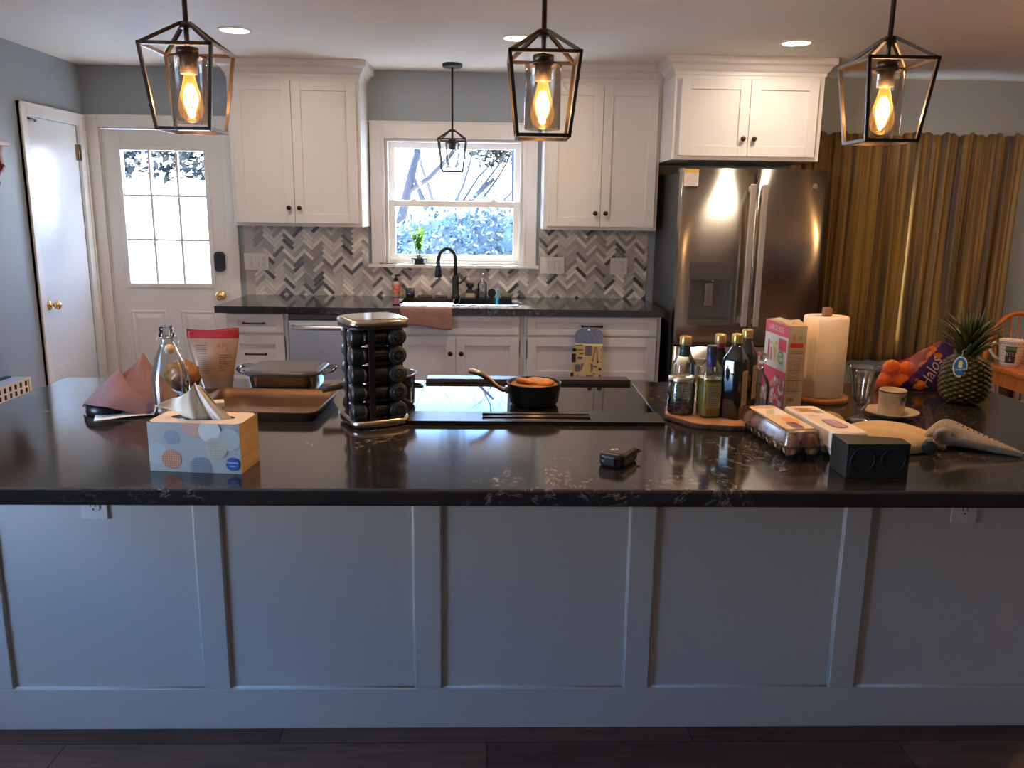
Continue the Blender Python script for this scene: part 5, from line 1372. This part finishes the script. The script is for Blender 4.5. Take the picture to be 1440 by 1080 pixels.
# ------------------------------------------------------------------ net bag of oranges
ORG = mat('orange_peel', (.85, .26, .015), .4, bump=(300, .3))
e0 = None
OP = [(1.366, 2.74, 0), (1.418, 2.722, 0), (1.385, 2.735, .047), (1.445, 2.745, .040), (1.47, 2.71, 0), (1.525, 2.73, .0), (1.50, 2.72, .048), (1.535, 2.74, .082)]
for i, (x, y, z) in enumerate(OP):
    if e0 is None:
        e0 = MB().sphere((0, 0, .0285), .0285, 24, sc3=(1, 1, .96)).build('orange', ORG, loc=(x, y, CZ+z+.003)); o = e0
    else: o = e0.copy(); COL.objects.link(o); o.location = (x, y, CZ+z+.003); o.rotation_euler = (0, 0, i)
    tag(o, 'small orange mandarin inside the purple and red printed bag', 'orange', 'mandarins in the net bag')
def net_bag():
    t = thing('fruit_bag', 'red mesh and purple plastic bag of mandarins behind the pineapple', 'bag', (1.455, 2.715, CZ), math.radians(-4))
    # outline in (x,z), inflated in y
    top = [(-.125, .02), (-.122, .055), (-.108, .088), (-.085, .100), (-.05, .104), (-.02, .118), (.02, .145), (.055, .165), (.085, .185), (.115, .195), (.13, .18)]
    def zt(x):
        for (xa, za), (xb, zb) in zip(top[:-1], top[1:]):
            if x <= xb: return za+(zb-za)*max(0, (x-xa)/(xb-xa))
        return top[-1][1]
    x0, x1 = -.125, .125
    def fn_s(sg):
        def fn(u, v):
            x = x0+(x1-x0)*u; H = zt(x); z = .001+H*v
            th = .044*(max(0, math.sin(PI*min(1, v*.93+.05)))**.5)*(max(0, 1-(2*u-1)**6)**.5)*(1-.45*u*v)
            return Vector((x, sg*th+.003*math.sin(u*30+v*17)+.008, z))
        return fn
    NET = mat('red_net', (.75, .05, .06), .5, alpha=.30); PUR = mat('purple_film', (.07, .035, .22), .18, alpha=.93); PNK = mat('pink_film', (.55, .20, .30), .15, alpha=.5)
    def M_(u, v):
        x = x0+(x1-x0)*u; z = zt(x)*v
        if x > -.070+z*.42 and z < .012+ (x+.065)*1.05: return PUR
        if x > .085: return PUR
        if x > -.045+z*.2 and z > .075: return PNK
        return NET
    for sg, nm in ((-1, 'front_film'), (1, 'back_film')):
        b = MB(); nu, nv = 60, 30; f = fn_s(sg)
        V = [[b.bm.verts.new(f(i/(nu-1), j/(nv-1))) for i in range(nu)] for j in range(nv)]
        for j in range(nv-1):
            for i in range(nu-1): b.face([V[j][i], V[j][i+1], V[j+1][i+1], V[j+1][i]], M_((i+.5)/nu, (j+.5)/nv) if sg < 0 else NET, True)
        b.build(nm, NET, t)
    f = fn_s(-1); b = MB(); TXT = mat('bag_script', (.80, .62, .62), .4); OD = mat('bag_orange_dot', (.80, .25, .03), .4)
    def on(x, z): 
        u = (x-x0)/(x1-x0); return f(u, min(1, z/zt(x)))+Vector((0, -.0025, 0))
    tmp = MB(); tmp.text('Halos', (0, 0, 0), (1, 0, 0), (0, 1, 0), .066, TXT, shear=.3)
    d = Vector((.34, .94)); nrm = Vector((-.94, .34)); o2 = Vector((.040, .012)); mp = {}
    for v in tmp.bm.verts:
        q = o2+d*v.co.x*.72+nrm*v.co.y*.9; mp[v] = b.bm.verts.new(on(min(.12, q.x), q.y))
    for fa in tmp.bm.faces: b.face([mp[v] for v in fa.verts], TXT)
    tmp.bm.free()
    for cx, cz, r in ((.0, .022, .013), (.062, .128, .013), (.048, .150, .010), (.085, .11, .012), (-.002, .045, .007)):
        b.poly([on(cx+x, cz+z*.8) for x, z in circ(0, 0, r, 16)], OD)
    b.build('printed_lettering', TXT, t, norm=False)
net_bag()

# ------------------------------------------------------------------ pineapple
def pineapple():
    t = thing('pineapple', 'whole green-brown pineapple with a spiky crown at the right of the island', 'pineapple', (1.532, 2.545, CZ))
    PM = attr_mat('pineapple_skin', .5, bump=(150, .3))
    b = MB(); cl = b.bm.loops.layers.color.new('Col'); nu, nv = 180, 110; Hh = .158
    def prof(v): return .0705*(max(0, 1-abs(2*v-.96)**3.2/1.02))**.5 if v < 1 else .03
    K, ROW = 13, 9.5
    def pat(u, v):
        a = (u*K+v*ROW) % 1; c = (u*K-v*ROW+100) % 1
        return (math.sin(PI*a)*math.sin(PI*c))
    def fn(u, v):
        vv = .03+.95*v; r = .0705*max(.02, 1-abs(2*vv-1)**3)**.42*(1-.06*vv)
        p = pat(u, v); r += .0075*(p**.6 if p > 0 else 0)*min(1, 12*v*(1-v))+(.003 if p > .93 else 0)
        return Vector((r*math.cos(2*PI*u), r*math.sin(2*PI*u), Hh*v+.0005))
    V = b.grid(fn, nu, nv, PM, wrap=True).V
    b.face(V[0][::-1], PM); b.face(V[-1], PM)
    for f_ in b.bm.faces:
        for l in f_.loops:
            co = l.vert.co; u = (math.atan2(co.y, co.x)/(2*PI)) % 1; v = co.z/Hh; p = pat(u, v)
            cell = .5+.5*math.sin(int((u*K+v*ROW))*2.3+int((u*K-v*ROW+100))*1.7)
            dark = Vector((.07, .06, .02)); mid = Vector((.26+.12*cell, .26+.07*cell, .05)); tip = Vector((.42, .32, .2))
            c = dark.lerp(mid, min(1, p*1.6)) if p < .86 else mid.lerp(tip, min(1, (p-.86)*6))
            l[cl] = (*c, 1)
    b.build('fruit_body', PM, t)
    b = MB(); R2 = random.Random(8); LM = attr_mat('pineapple_leaf', .45); cl = b.bm.loops.layers.color.new('Col')
    for i in range(86):
        f = i/85; a = i*2.39996; L_ = (.066+.080*math.sin(PI*min(1, f*1.15+.1)))*(.85+.3*R2.random())
        if f > .7: L_ *= .85
        tilt = math.radians(50-46*f+8*R2.random()) ; z0 = Hh-.006+.075*f; r0 = .024*(1-f*.8)
        w = .0108*(1-.35*f); base = Vector((r0*math.cos(a), r0*math.sin(a), z0)); out = Vector((math.cos(a), math.sin(a), 0)); side = Vector((-math.sin(a), math.cos(a), 0))
        cur = base.copy(); ang = tilt*.75; n = 7; rows = []
        for k in range(n+1):
            s_ = k/n; ww = w*(1-s_**1.6)+.0003
            nrm = out*(-math.cos(ang))+Vector((0, 0, math.sin(ang)))
            rows.append([b.bm.verts.new(cur-side*ww+nrm*ww*.3), b.bm.verts.new(cur), b.bm.verts.new(cur+side*ww+nrm*ww*.3)])
            ang2 = ang+(.55*s_ if f < .6 else -.2*s_); ang = min(ang+.10 if f < .55 else ang-.03, 1.75)
            cur = cur+(out*math.sin(ang)+Vector((0, 0, math.cos(ang))))*L_/n
        g = .8+.4*R2.random()
        for k in range(n):
            for j in range(2):
                fc = b.face([rows[k][j], rows[k][j+1], rows[k+1][j+1], rows[k+1][j]], LM, True)
                if fc:
                    s_ = k/n; c = Vector((.17, .21, .08)).lerp(Vector((.50, .48, .24)), s_*s_)*g
                    for l in fc.loops: l[cl] = (*c, 1)
    b.build('leafy_crown', LM, t, norm=False, solid=.0006)
    # hanging oval tag
    b = MB(); M = T(-.052, -.052, .128) @ RZ(math.radians(-18)) @ Matrix.Rotation(PI/2, 4, 'X')
    TW = mat('tag_white', (.72, .76, .82), .35); TB = mat('tag_blue', (.03, .16, .42), .35)
    b.prism([(x*.62, y) for x, y in circ(0, 0, .0335, 36)], 0, .001, TW, M)
    Md = M; b.prism([(x*.62, y) for x, y in circ(0, 0, .029, 36)], .001, .0014, TB, Md)
    o_ = M @ Vector((0, -.011, .0018)); ux = (M.to_3x3() @ Vector((1, .18, 0))); uy = (M.to_3x3() @ Vector((-.18, 1, 0)))
    b.text('Chiquita', o_, ux, uy, .0105, TW, 'CENTER', .2)
    YL = mat('tag_yellow', (.70, .60, .12), .4)
    b.prism([(x*.6, y+.011) for x, y in circ(0, 0, .010, 16)], .0014, .0017, YL, M); b.prism([(x, y+.002) for x, y in rrect(.012, .010, .003, 3)], .0014, .0018, TW, M)
    b.build('oval_tag', TW, t)
    MB().tube([(-.052, -.057, .160), (-.045, -.045, .178), (-.025, -.03, .180), (-.015, -.02, .172)], .0016, 6).build('tag_strap', mat('strap_grey', (.25, .27, .3), .4), t)
pineapple()

# ------------------------------------------------------------------ dining table, chair, mug, container
TO = mat('orange_oak', (.44, .125, .018), .28, var=(4, .25, (1, 10, 1)))
t = thing('dining_table', 'orange oak dining table beyond the right end of the island', 'table', (3.17, 3.45, 0))
MB().box(-.60, .60, -.65, .655, .735, .76).build('tabletop', TO, t, bevel=.006)
MB().box(-.585, -.565, -.6, .62, .665, .735).box(.565, .585, -.6, .62, .665, .735).box(-.565, .565, .6, .62, .665, .735).box(-.565, .565, -.6, -.58, .665, .735).build('apron', TO, t, bevel=.002)
for sx_ in (-.535, .535):
    for sy in (-.55, .56):
        MB().lathe([(0, 0), (.02, 0), (.026, .05), (.018, .12), (.028, .2), (.032, .35), (.022, .5), (.034, .56), (.036, .735)], (sx_, sy, 0), 14).build('leg', mat('dark_oak', (.10, .03, .012), .35), t)
def windsor(x, y, rz, label):
    t = thing('dining_chair', label, 'chair', (x, y, 0), rz, 'windsor chairs around the table')
    MB().prism(rrect(.44, .42, .12), .43, .465).build('seat', TO, t, bevel=.008)
    for sx_, sy in ((-.16, -.15), (.16, -.15), (-.14, .15), (.14, .15)):
        MB().cyl((sx_*1.25, sy*1.3, 0), (sx_, sy, .43), .015, .02, 10).build('leg', TO, t)
    MB().cyl((-.18, -.17, .2), (-.16, .17, .22), .01).cyl((.18, -.17, .2), (.16, .17, .22), .01).cyl((-.17, 0, .21), (.17, 0, .21), .01).build('stretcher', TO, t)
    pts = [(-.205*math.cos(PI*i/16), .17+.075*math.sin(PI*i/16)**.5*0+.06*(math.sin(PI*i/16)), .465+.0+.50*math.sin(PI*i/16)**.62) for i in range(17)]
    MB().tube(pts, .0135, 10).build('back_hoop', TO, t)
    for k in range(7):
        u = -.14+.28*k/6; h = .5*(max(0, 1-(u/.205)**2))**.31
        MB().cyl((u*.75, .17, .46), (u, .17+.06*(1-(u/.205)**2)**.5, .465+h-.004), .006, .005, 8).build('spindle', TO, t)
    return t
windsor(3.03, 4.36, 0, 'orange oak windsor chair with a hooped back behind the table')
t = thing('mug', 'white polka-dot mug with a dark printed patch on the oak table', 'mug', (2.645, 4.03, .7605), math.radians(-28))
MW = mat('mug_white', (.72, .62, .50), .2)
MB().lathe([(0, 0), (.041, 0), (.044, .004), (.060, .132), (.0605, .136), (.057, .136), (.054, .128), (.041, .01), (0, .009)], seg=36).build('mug_body', MW, t)
MB().tube([(-.052, 0, .108), (-.078, 0, .114), (-.093, 0, .098), (-.090, 0, .072), (-.070, 0, .044), (-.046, 0, .034)], .0075, 10).build('handle', MW, t)
b = MB(); DT = [mat('dot_brown', (.22, .12, .06), .5), mat('dot_green', (.10, .16, .05), .5), mat('dot_tan', (.40, .20, .10), .5)]
def onm(a, z, e=.0008): r = .0435+.0165*z/.132+e; return Vector((r*math.sin(a), -r*math.cos(a), z))
k = 0
for j in range(8):
    for i in range(24):
        a = 2*PI*i/24+(.13 if j % 2 else 0); z = .010+j*.016
        aa = (a+PI) % (2*PI)-PI
        if -.62 < aa < .42 and .02 < z < .112: continue
        b.poly([onm(a+x/.052, z+y) for x, y in circ(0, 0, .0030, 8)], DT[k % 3]); k += 1
PG = mat('patch_dark', (.03, .045, .03), .4); PR = mat('patch_green', (.12, .28, .05), .4)
for i in range(6):
    a0, a1 = -.55+i*.15, -.55+(i+1)*.15
    b.poly([onm(a0, .022, .001), onm(a1, .022, .001), onm(a1, .108, .001), onm(a0, .108, .001)], PG); b.poly([onm(a0, .090, .0014), onm(a1, .090, .0014), onm(a1, .104, .0014), onm(a0, .104, .0014)], PR)
tm = MB(); tm.text('BTU', (0, 0, 0), (1, 0, 0), (0, 1, 0), .026, MW, 'CENTER'); tm.text('5', (0, -.026, 0), (1, 0, 0), (0, 1, 0), .026, MW, 'CENTER')
mp = {v: b.bm.verts.new(onm(-.10+v.co.x/.052, .060+v.co.y, .0018)) for v in tm.bm.verts}
for fa in tm.bm.faces: b.face([mp[v] for v in fa.verts], MW)
tm.bm.free()
b.build('printing', PG, t, norm=False)
MB().tube([(.02, .01, .012), (.035, .02, .10), (.043, .025, .150)], .002, 6).build('spoon', CHROME, t)
t = thing('food_container', 'clear food tub with a red lid at the frame edge on the oak table', 'container', (2.80, 3.98, .7625))
MB().lathe([(0, 0), (.045, 0), (.052, .045), (.052, .05)], seg=30).build('tub', thin_glass('tub_clear', (.9, .75, .72), .6, .15), t)
MB().lathe([(.055, .044), (.057, .047), (.057, .053), (.05, .056), (0, .056)], seg=30).build('lid', mat('red_lid', (.70, .05, .04), .35), t)
tag(MB().prism(rrect(.36, .30, .02), 0, .0012).build('placemat', mat('red_placemat', (.35, .012, .012), .5), loc=(2.93, 3.98, .7602)), 'dark red placemat under the red-lidded tub', 'placemat')

# ------------------------------------------------------------------ sill and sink things
t = thing('potted_basil', 'bushy green basil plant in a dark pot on the window sill', 'plant', (-.484, 5.637, 1.1355))
MB().lathe([(0, 0), (.036, 0), (.042, .006), (.052, .035), (.056, .043), (.052, .0435), (.048, .036), (0, .034)], seg=26).build('pot', mat('plant_pot_blue', (.02, .028, .04), .35), t)
MB().lathe([(0, .0365), (.0485, .0365)], seg=24).build('soil', mat('soil', (.02, .013, .01), .9), t)
b = MB(); R2 = random.Random(21); LFm = attr_mat('basil_leaf', .45, trans_l=.5); cl = b.bm.loops.layers.color.new('Col')
sb = MB()
for i in range(9):
    a = R2.random()*6.28; r = .045*R2.random(); tip = Vector((r*1.1*math.cos(a), r*.6*math.sin(a)-.01, .13+.12*R2.random()))
    sb.tube([(tip.x*.25, tip.y*.25, .035), tip*.6+Vector((0, 0, .01)), tip], .0018, 5)
    for k in range(22):
        f = .35+.65*k/21; p = Vector((tip.x*f, tip.y*f, .04+(tip.z-.04)*f)); an = R2.random()*6.28; el = R2.random()*1.0-.2
        d = Vector((math.cos(an)*math.cos(el), math.sin(an)*math.cos(el), math.sin(el))); s_ = d.cross(Vector((0, 0, 1))).normalized(); L_ = .030*(.6+.6*R2.random()); W_ = L_*.36
        n_ = d.cross(s_)
        pts = [p, p+d*L_*.3+s_*W_, p+d*L_*.7+s_*W_*.8, p+d*L_-n_*.004, p+d*L_*.7-s_*W_*.8, p+d*L_*.3-s_*W_]
        fc = b.poly(pts, LFm)
        g = .7+.6*R2.random()
        for l in fc.loops: l[cl] = (.42*g, .62*g, .10*g, 1)
b.build('foliage', LFm, t, norm=False); sb.build('stems', mat('stem_green', (.20, .32, .08), .5), t)
tag(MB().box(-.04, .04, -.008, .008, 0, .006).box(-.05, -.03, -.012, .012, 0, .008).build('wooden_clip', mat('clip_brown', (.25, .19, .09), .6), loc=(-.70, 5.62, 1.1355), rotz=.1, bevel=.002), 'small brown wooden clip lying at the left end of the window sill', 'clip')
# things behind the sink
RZ_ = .9218
t = thing('soap_bottle', 'pink-labelled dish soap bottle with a black pump left of the sink', 'bottle', (-.64, 5.60, .9155))
MB().lathe([(0, 0), (.023, 0), (.025, .004), (.025, .085), (.018, .10), (.011, .108)], seg=22).build('bottle_body', mat('soap_clear_pink', (.55, .42, .38), .15), t)
MB().lathe([(.0256, .02), (.0256, .082)], seg=22).build('label', mat('soap_label', (.62, .16, .13), .5, var=(50, .6)), t)
MB().lathe([(.014, .106), (.015, .108), (.015, .125), (.006, .128), (.006, .14)], seg=16).box(-.008, .03, -.007, .007, .14, .15).build('pump', BLK, t, bevel=.001)
t = thing('small_cup', 'small black cup standing at the back left of the sink', 'cup', (-.54, 5.535, RZ_))
MB().lathe([(0, 0), (.027, 0), (.031, .004), (.032, .058), (.029, .058), (.027, .006), (0, .005)], seg=24).build('cup_body', SK, t)
MB().lathe([(0, 0), (.004, 0)], seg=8)
for nm, lab, x, w in (('sink_stopper', 'low black strainer bar on the back rim of the sink', -.44, .06), ('soap_tray', 'low black soap tray beside the faucet base', -.33, .05)):
    tag(MB().prism(rrect(w*1.6, .04, .01), 0, .013).build(nm, SK, loc=(x, 5.535, RZ_), bevel=.003), lab, 'sink accessory')
t = thing('dish_brush', 'round dish brush with a black knob and pale bristles behind the sink', 'brush', (-.138, 5.60, .9155))
MB().lathe([(0, .032), (.026, .030), (.030, .036), (.024, .048), (.012, .056), (.014, .066), (.026, .078), (.027, .090), (.018, .098), (0, .10)], seg=24).build('knob', BLK, t)
o = MB().lathe([(0, 0), (.034, 0), (.036, .012), (.029, .032), (0, .033)], seg=30).build('bristles', mat('bristle_cream', (.58, .50, .38), .9, bump=(300, 1)), t); o['kind'] = 'stuff'
t = thing('soap_dispenser', 'clear glass soap dispenser with a shiny pump behind the sink', 'dispenser', (-.055, 5.60, .9155))
MB().lathe([(0, 0), (.030, 0), (.032, .004), (.032, .09), (.027, .105), (.013, .112), (.013, .12)], seg=28).build('glass_body', thin_glass('soap_glass', (.85, .88, .9), .95, .15), t)
MB().lathe([(.014, .118), (.014, .134), (.005, .136), (.005, .158)], seg=16).tube([(0, 0, .156), (0, 0, .165), (.004, -.018, .166), (.005, -.034, .158)], .005, 8).build('pump', CHROME, t)
t = thing('scrubber', 'dark round scrubber leaning on the tile beside the glass dispenser', 'scrubber', (.010, 5.615, .9155))
MB().lathe([(0, -.012), (.022, -.012), (.028, -.004), (.028, .008), (.018, .013), (0, .014)], (0, 0, .030), 22, ax=(.2, -1, .25)).build('scrub_pad', mat('scrub_dark', (.025, .024, .022), .8, bump=(200, 1)), t)
t = thing('cleaning_wand', 'thin blue-handled cleaning wand standing in the sink', 'brush', (.045, 5.30, .7215))
MB().tube([(0, 0, .0), (0, 0, .12), (.004, .01, .275)], .0065, 8).build('blue_handle', mat('wand_blue', (.03, .25, .40), .3), t)
MB().lathe([(0, 0), (.025, 0), (.028, .02), (.01, .03)], seg=16).build('head', mat('wand_head', (.5, .55, .5), .8), t)
t = thing('soap_dish', 'shallow pale green glass dish on the counter right of the scrubber', 'dish', (.110, 5.605, .9155))
MB().lathe([(0, 0), (.03, 0), (.048, .028), (.046, .028), (.028, .004), (0, .003)], seg=28).build('dish_body', mat('pale_green_glass', (.35, .38, .25), .2, trans=.4), t)
# brown towel over the sink front
def towel():
    x0, x1 = -.545, -.232
    def fn(u, v):
        x = x0+(x1-x0)*u
        # v 0: inside sink; goes over rim, along counter, down the front
        path = [(5.166, .895), (5.158, .915), (5.148, .9270), (5.125, .9265), (5.05, .9195), (4.965, .9195), (4.948, .914), (4.944, .89), (4.943, .85), (4.942, .806)]
        f = v*(len(path)-1); i = min(int(f), len(path)-2); k = f-i; y = path[i][0]*(1-k)+path[i+1][0]*k; z = path[i][1]*(1-k)+path[i+1][1]*k
        if v > .7: z += (.010*math.sin(u*5.5)-.010*u)*(v-.7)/.3; y += .002*math.sin(u*19)*(v-.7)/.3-.002
        return Vector((x+.003*math.sin(v*9), y, z+.0006*math.sin(u*30)))
    b = MB(); b.grid(fn, 40, 40)
    tag(b.build('dish_towel', mat('brown_towel', (.34, .18, .135), .95, bump=(180, .6), var=(25, .15)), solid=.004), 'brown dish towel draped over the front edge of the sink', 'towel')
towel()
# pot holder on the drawer pull
def pot_holder():
    t = thing('hanging_towel', 'quilted towel with a blue yoke and cookware print hanging on a drawer pull', 'towel', (.602, 4.925, .80))
    BL = mat('yoke_blue', (.20, .24, .36), .9, var=(120, .35)); YE = mat('towel_yellow', (.60, .48, .24), .9, bump=(120, .2)); GR_ = mat('print_grey', (.14, .14, .15), .8); DK = mat('print_dark', (.035, .03, .03), .8); RD_ = mat('print_redbrown', (.25, .07, .04), .8)
    b = MB(); o = [(-.082, -.085), (.085, -.095), (.088, -.03), (.078, -.008), (.05, .008), (.0, .014), (-.05, .006), (-.078, -.012), (-.085, -.04)]
    M = Matrix.Rotation(PI/2, 4, 'X'); b.prism([(x, y) for x, y in o], -.004, .004, M=M); b.build('yoke', BL, t, bevel=.002)
    b = MB(); b.grid(lambda u, v: Vector((-.080-.022*v+(.166+.026*v)*u+.0, .006*math.sin(u*9+.5)*v-.003, -.088-.215*v+.006*math.sin(u*6)*v)), 24, 14)
    pr = b.build('printed_panel', YE, t, solid=.004)
    b = MB()
    def P(x, z): u = (x+.090)/.18; v = (-z-.088)/.215; return Vector((x, .006*math.sin(u*9+.5)*v-.0065, z))
    def r(cx, cz, w, h, m, n=8, rr=.004):
        b.poly([P(cx+x, cz+y) for x, y in rrect(w, h, rr, 2)], m)
    def ln(p, q, w, m):
        d = Vector((q[0]-p[0], q[1]-p[1])); nn = Vector((-d.y, d.x)).normalized()*w/2
        b.poly([P(p[0]+nn.x, p[1]+nn.y), P(q[0]+nn.x, q[1]+nn.y), P(q[0]-nn.x, q[1]-nn.y), P(p[0]-nn.x, p[1]-nn.y)], m)
    r(.0, -.130, .040, .062, GR_); r(-.088, -.175, .026, .055, DK); r(-.006, -.235, .074, .052, GR_, rr=.012); r(-.062, -.238, .034, .046, GR_, rr=.008); r(-.050, -.175, .030, .012, DK); r(-.097, -.285, .02, .036, DK)
    ln((.045, -.105), (.028, -.195), .005, RD_); ln((.050, -.105), (.062, -.20), .005, RD_); r(.028, -.19, .008, .018, DK); r(.062, -.2, .008, .018, DK)
    ln((-.082, -.125), (-.03, -.125), .005, DK); b.poly([P(-.085+x*1.2, -.125+y) for x, y in circ(0, 0, .011, 12)], DK); ln((-.08, -.098), (-.035, -.096), .006, DK); ln((-.055, -.15), (-.03, -.15), .006, DK)
    ln((.03, -.225), (.06, -.232), .006, DK); ln((-.03, -.268), (.05, -.275), .004, DK); r(.012, -.292, .05, .018, GR_, rr=.006); b.poly([P(-.05+x, -.288+y) for x, y in circ(0, 0, .013, 12)], RD_); ln((-.04, -.29), (-.01, -.292), .004, RD_)
    r(.078, -.125, .008, .008, DK); r(.08, -.17, .006, .008, DK); r(.08, -.2, .006, .008, DK); b.poly([P(.075+x, -.245+y) for x, y in circ(0, 0, .009, 10)], DK); b.poly([P(.066, -.298), P(.085, -.298), P(.076, -.275)], DK)
    b.build('print', GR_, pr, norm=False)
    MB().lathe([(0, .004), (.008, .004), (.009, .006), (0, .0075)], (.0, 0, -.004), 14, ax=(0, -1, 0)).build('button', PAPER, t)
    MB().tube([(0, -.004, .008), (0, -.012, .020), (0, .010, .028), (0, .030, .020), (0, .012, .006)], .0022, 6).build('loop', BL, t)
pot_holder()
# ------------------------------------------------------------------ outdoors
def outdoors():
    G = mat('pale_ground', (.80, .80, .79), .9, var=(1.2, .15))
    tag(MB().box(-25, 25, WY+.2, 45, -.45, -.40).build('patio_ground', G), 'pale bright ground outside the back door', 'ground', None, 'structure')
    tag(MB().box(-25, LX-.2, -12, WY+.2, -.45, -.40).build('patio_ground', G), 'pale ground outside the left wall', 'ground', None, 'structure')
    # white picket fence seen through the door
    FW = mat('fence_white', (.85, .87, .9), .6)
    t = thing('picket_fence', 'tall white picket fence seen through the back door glass', 'fence', (-4.2, 9.6, -.40))
    b = MB()
    for i in range(44):
        x = -2.2+i*.10; b.prism([(x, 0), (x+.078, 0), (x+.078, .02), (x, .02)], .05, 2.12+.03*((i*7) % 3), None)
    b.build('picket_panel', FW, t)
    MB().box(-2.2, 2.18, .022, .06, .3, .38).box(-2.2, 2.18, .022, .06, 1.7, 1.78).build('rail', FW, t)
    for x in (-2.3, 0, 2.25): MB().box(x-.05, x+.05, .06, .16, 0, 2.2).build('post', FW, t)
    # grey post of the porch at the left of the door glass
    # trees
    def leaves(name, c, rx, ry, rz, n, size, col, seed, par):
        R2 = random.Random(seed); b = MB(); LM = attr_mat('tree_leaf_%d' % seed, .6, trans_l=.35); cl = b.bm.loops.layers.color.new('Col')
        for i in range(n):
            a = R2.random()*2*PI; u = R2.random()*2-1; r = R2.random()**.4; q = math.sqrt(1-u*u)
            p = Vector((rx*r*q*math.cos(a), ry*r*q*math.sin(a), rz*r*u))+Vector(c)
            if noise.noise(p*1.1+Vector((seed, 0, 0))) < -.10: continue
            d = Vector((R2.gauss(0, 1), R2.gauss(0, 1), R2.gauss(0, .7))).normalized(); s_ = d.orthogonal().normalized()
            L_ = size*(.6+.8*R2.random()); W_ = L_*.22
            f = b.poly([p, p+d*L_*.5+s_*W_, p+d*L_, p+d*L_*.5-s_*W_], LM)
            if f:
                g = .6+.8*R2.random()
                for l in f.loops: l[cl] = (col[0]*g, col[1]*g, col[2]*g, 1)
        o = b.build(name, LM, par, norm=False)
        return o
    BKM = mat('tree_bark', (.022, .022, .028), .9)
    def bare(label, x, y, seed, h=6, lean=0):
        t = thing('bare_tree', label, 'tree', (x, y, -.40)); R2 = random.Random(seed); b = MB()
        def br(p, d, L_, r, dep):
            pts = [p]; rad = [r]; q = p.copy(); dd = d.copy()
            for k in range(5):
                dd = (dd+Vector((R2.gauss(0, .13), R2.gauss(0, .1), R2.gauss(.04, .08)))).normalized(); q = q+dd*L_/5; pts.append(q.copy()); rad.append(r*(1-.11*(k+1)))
            b.tube(pts, r, 6, radii=rad)
            if dep > 0:
                for k in range(3 if dep > 1 else 4):
                    i = R2.choice((2, 3, 4, 5)); nd = (dd+Vector((R2.gauss(0, .75), R2.gauss(0, .4), R2.gauss(.05, .45)))).normalized()
                    br(pts[i], nd, L_*(.5+.25*R2.random()), rad[i]*.62, dep-1)
        br(Vector((0, 0, 0)), Vector((lean, 0, 1)).normalized(), h*.45, .11, 4)
        b.build('trunk_and_branches', BKM, t); return t
    bare('bare-branched tree seen at the upper left of the kitchen window', -1.5, 10.4, 4, 6, .12)
    bare('smaller bare tree behind the first one beyond the kitchen window', -.6, 15.5, 12, 6, -.05)
    t = thing('evergreen_tree', 'feathery evergreen tree at the right of the kitchen window view', 'tree', (.22, 9.9, -.40))
    MB().tube([(0, 0, 0), (.05, 0, 2), (0, 0, 4.2)], .03, 6, radii=[.04, .03, .02]).build('trunk', BKM, t)
    leaves('foliage', (0, 0, 2.15), .62, .5, .72, 15000, .075, (.05, .08, .06), 31, t)
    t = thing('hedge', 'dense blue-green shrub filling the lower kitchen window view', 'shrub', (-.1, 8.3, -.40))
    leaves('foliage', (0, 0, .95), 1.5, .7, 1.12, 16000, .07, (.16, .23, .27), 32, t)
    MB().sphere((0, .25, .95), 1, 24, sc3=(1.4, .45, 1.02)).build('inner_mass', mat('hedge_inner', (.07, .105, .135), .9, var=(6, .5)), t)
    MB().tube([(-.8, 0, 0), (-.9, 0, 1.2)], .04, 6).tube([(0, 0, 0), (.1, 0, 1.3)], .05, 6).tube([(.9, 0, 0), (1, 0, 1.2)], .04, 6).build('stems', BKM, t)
    t = thing('background_tree', 'dark blue-green tree line above the white fence', 'tree', (-6.3, 13.6, -.40))
    MB().tube([(0, 0, 0), (.05, 0, 3)], .15, 8).build('trunk', BKM, t)
    leaves('foliage', (0, 0, 3.3), 4.2, 1.0, 1.1, 14000, .16, (.035, .06, .065), 33, t)
outdoors()
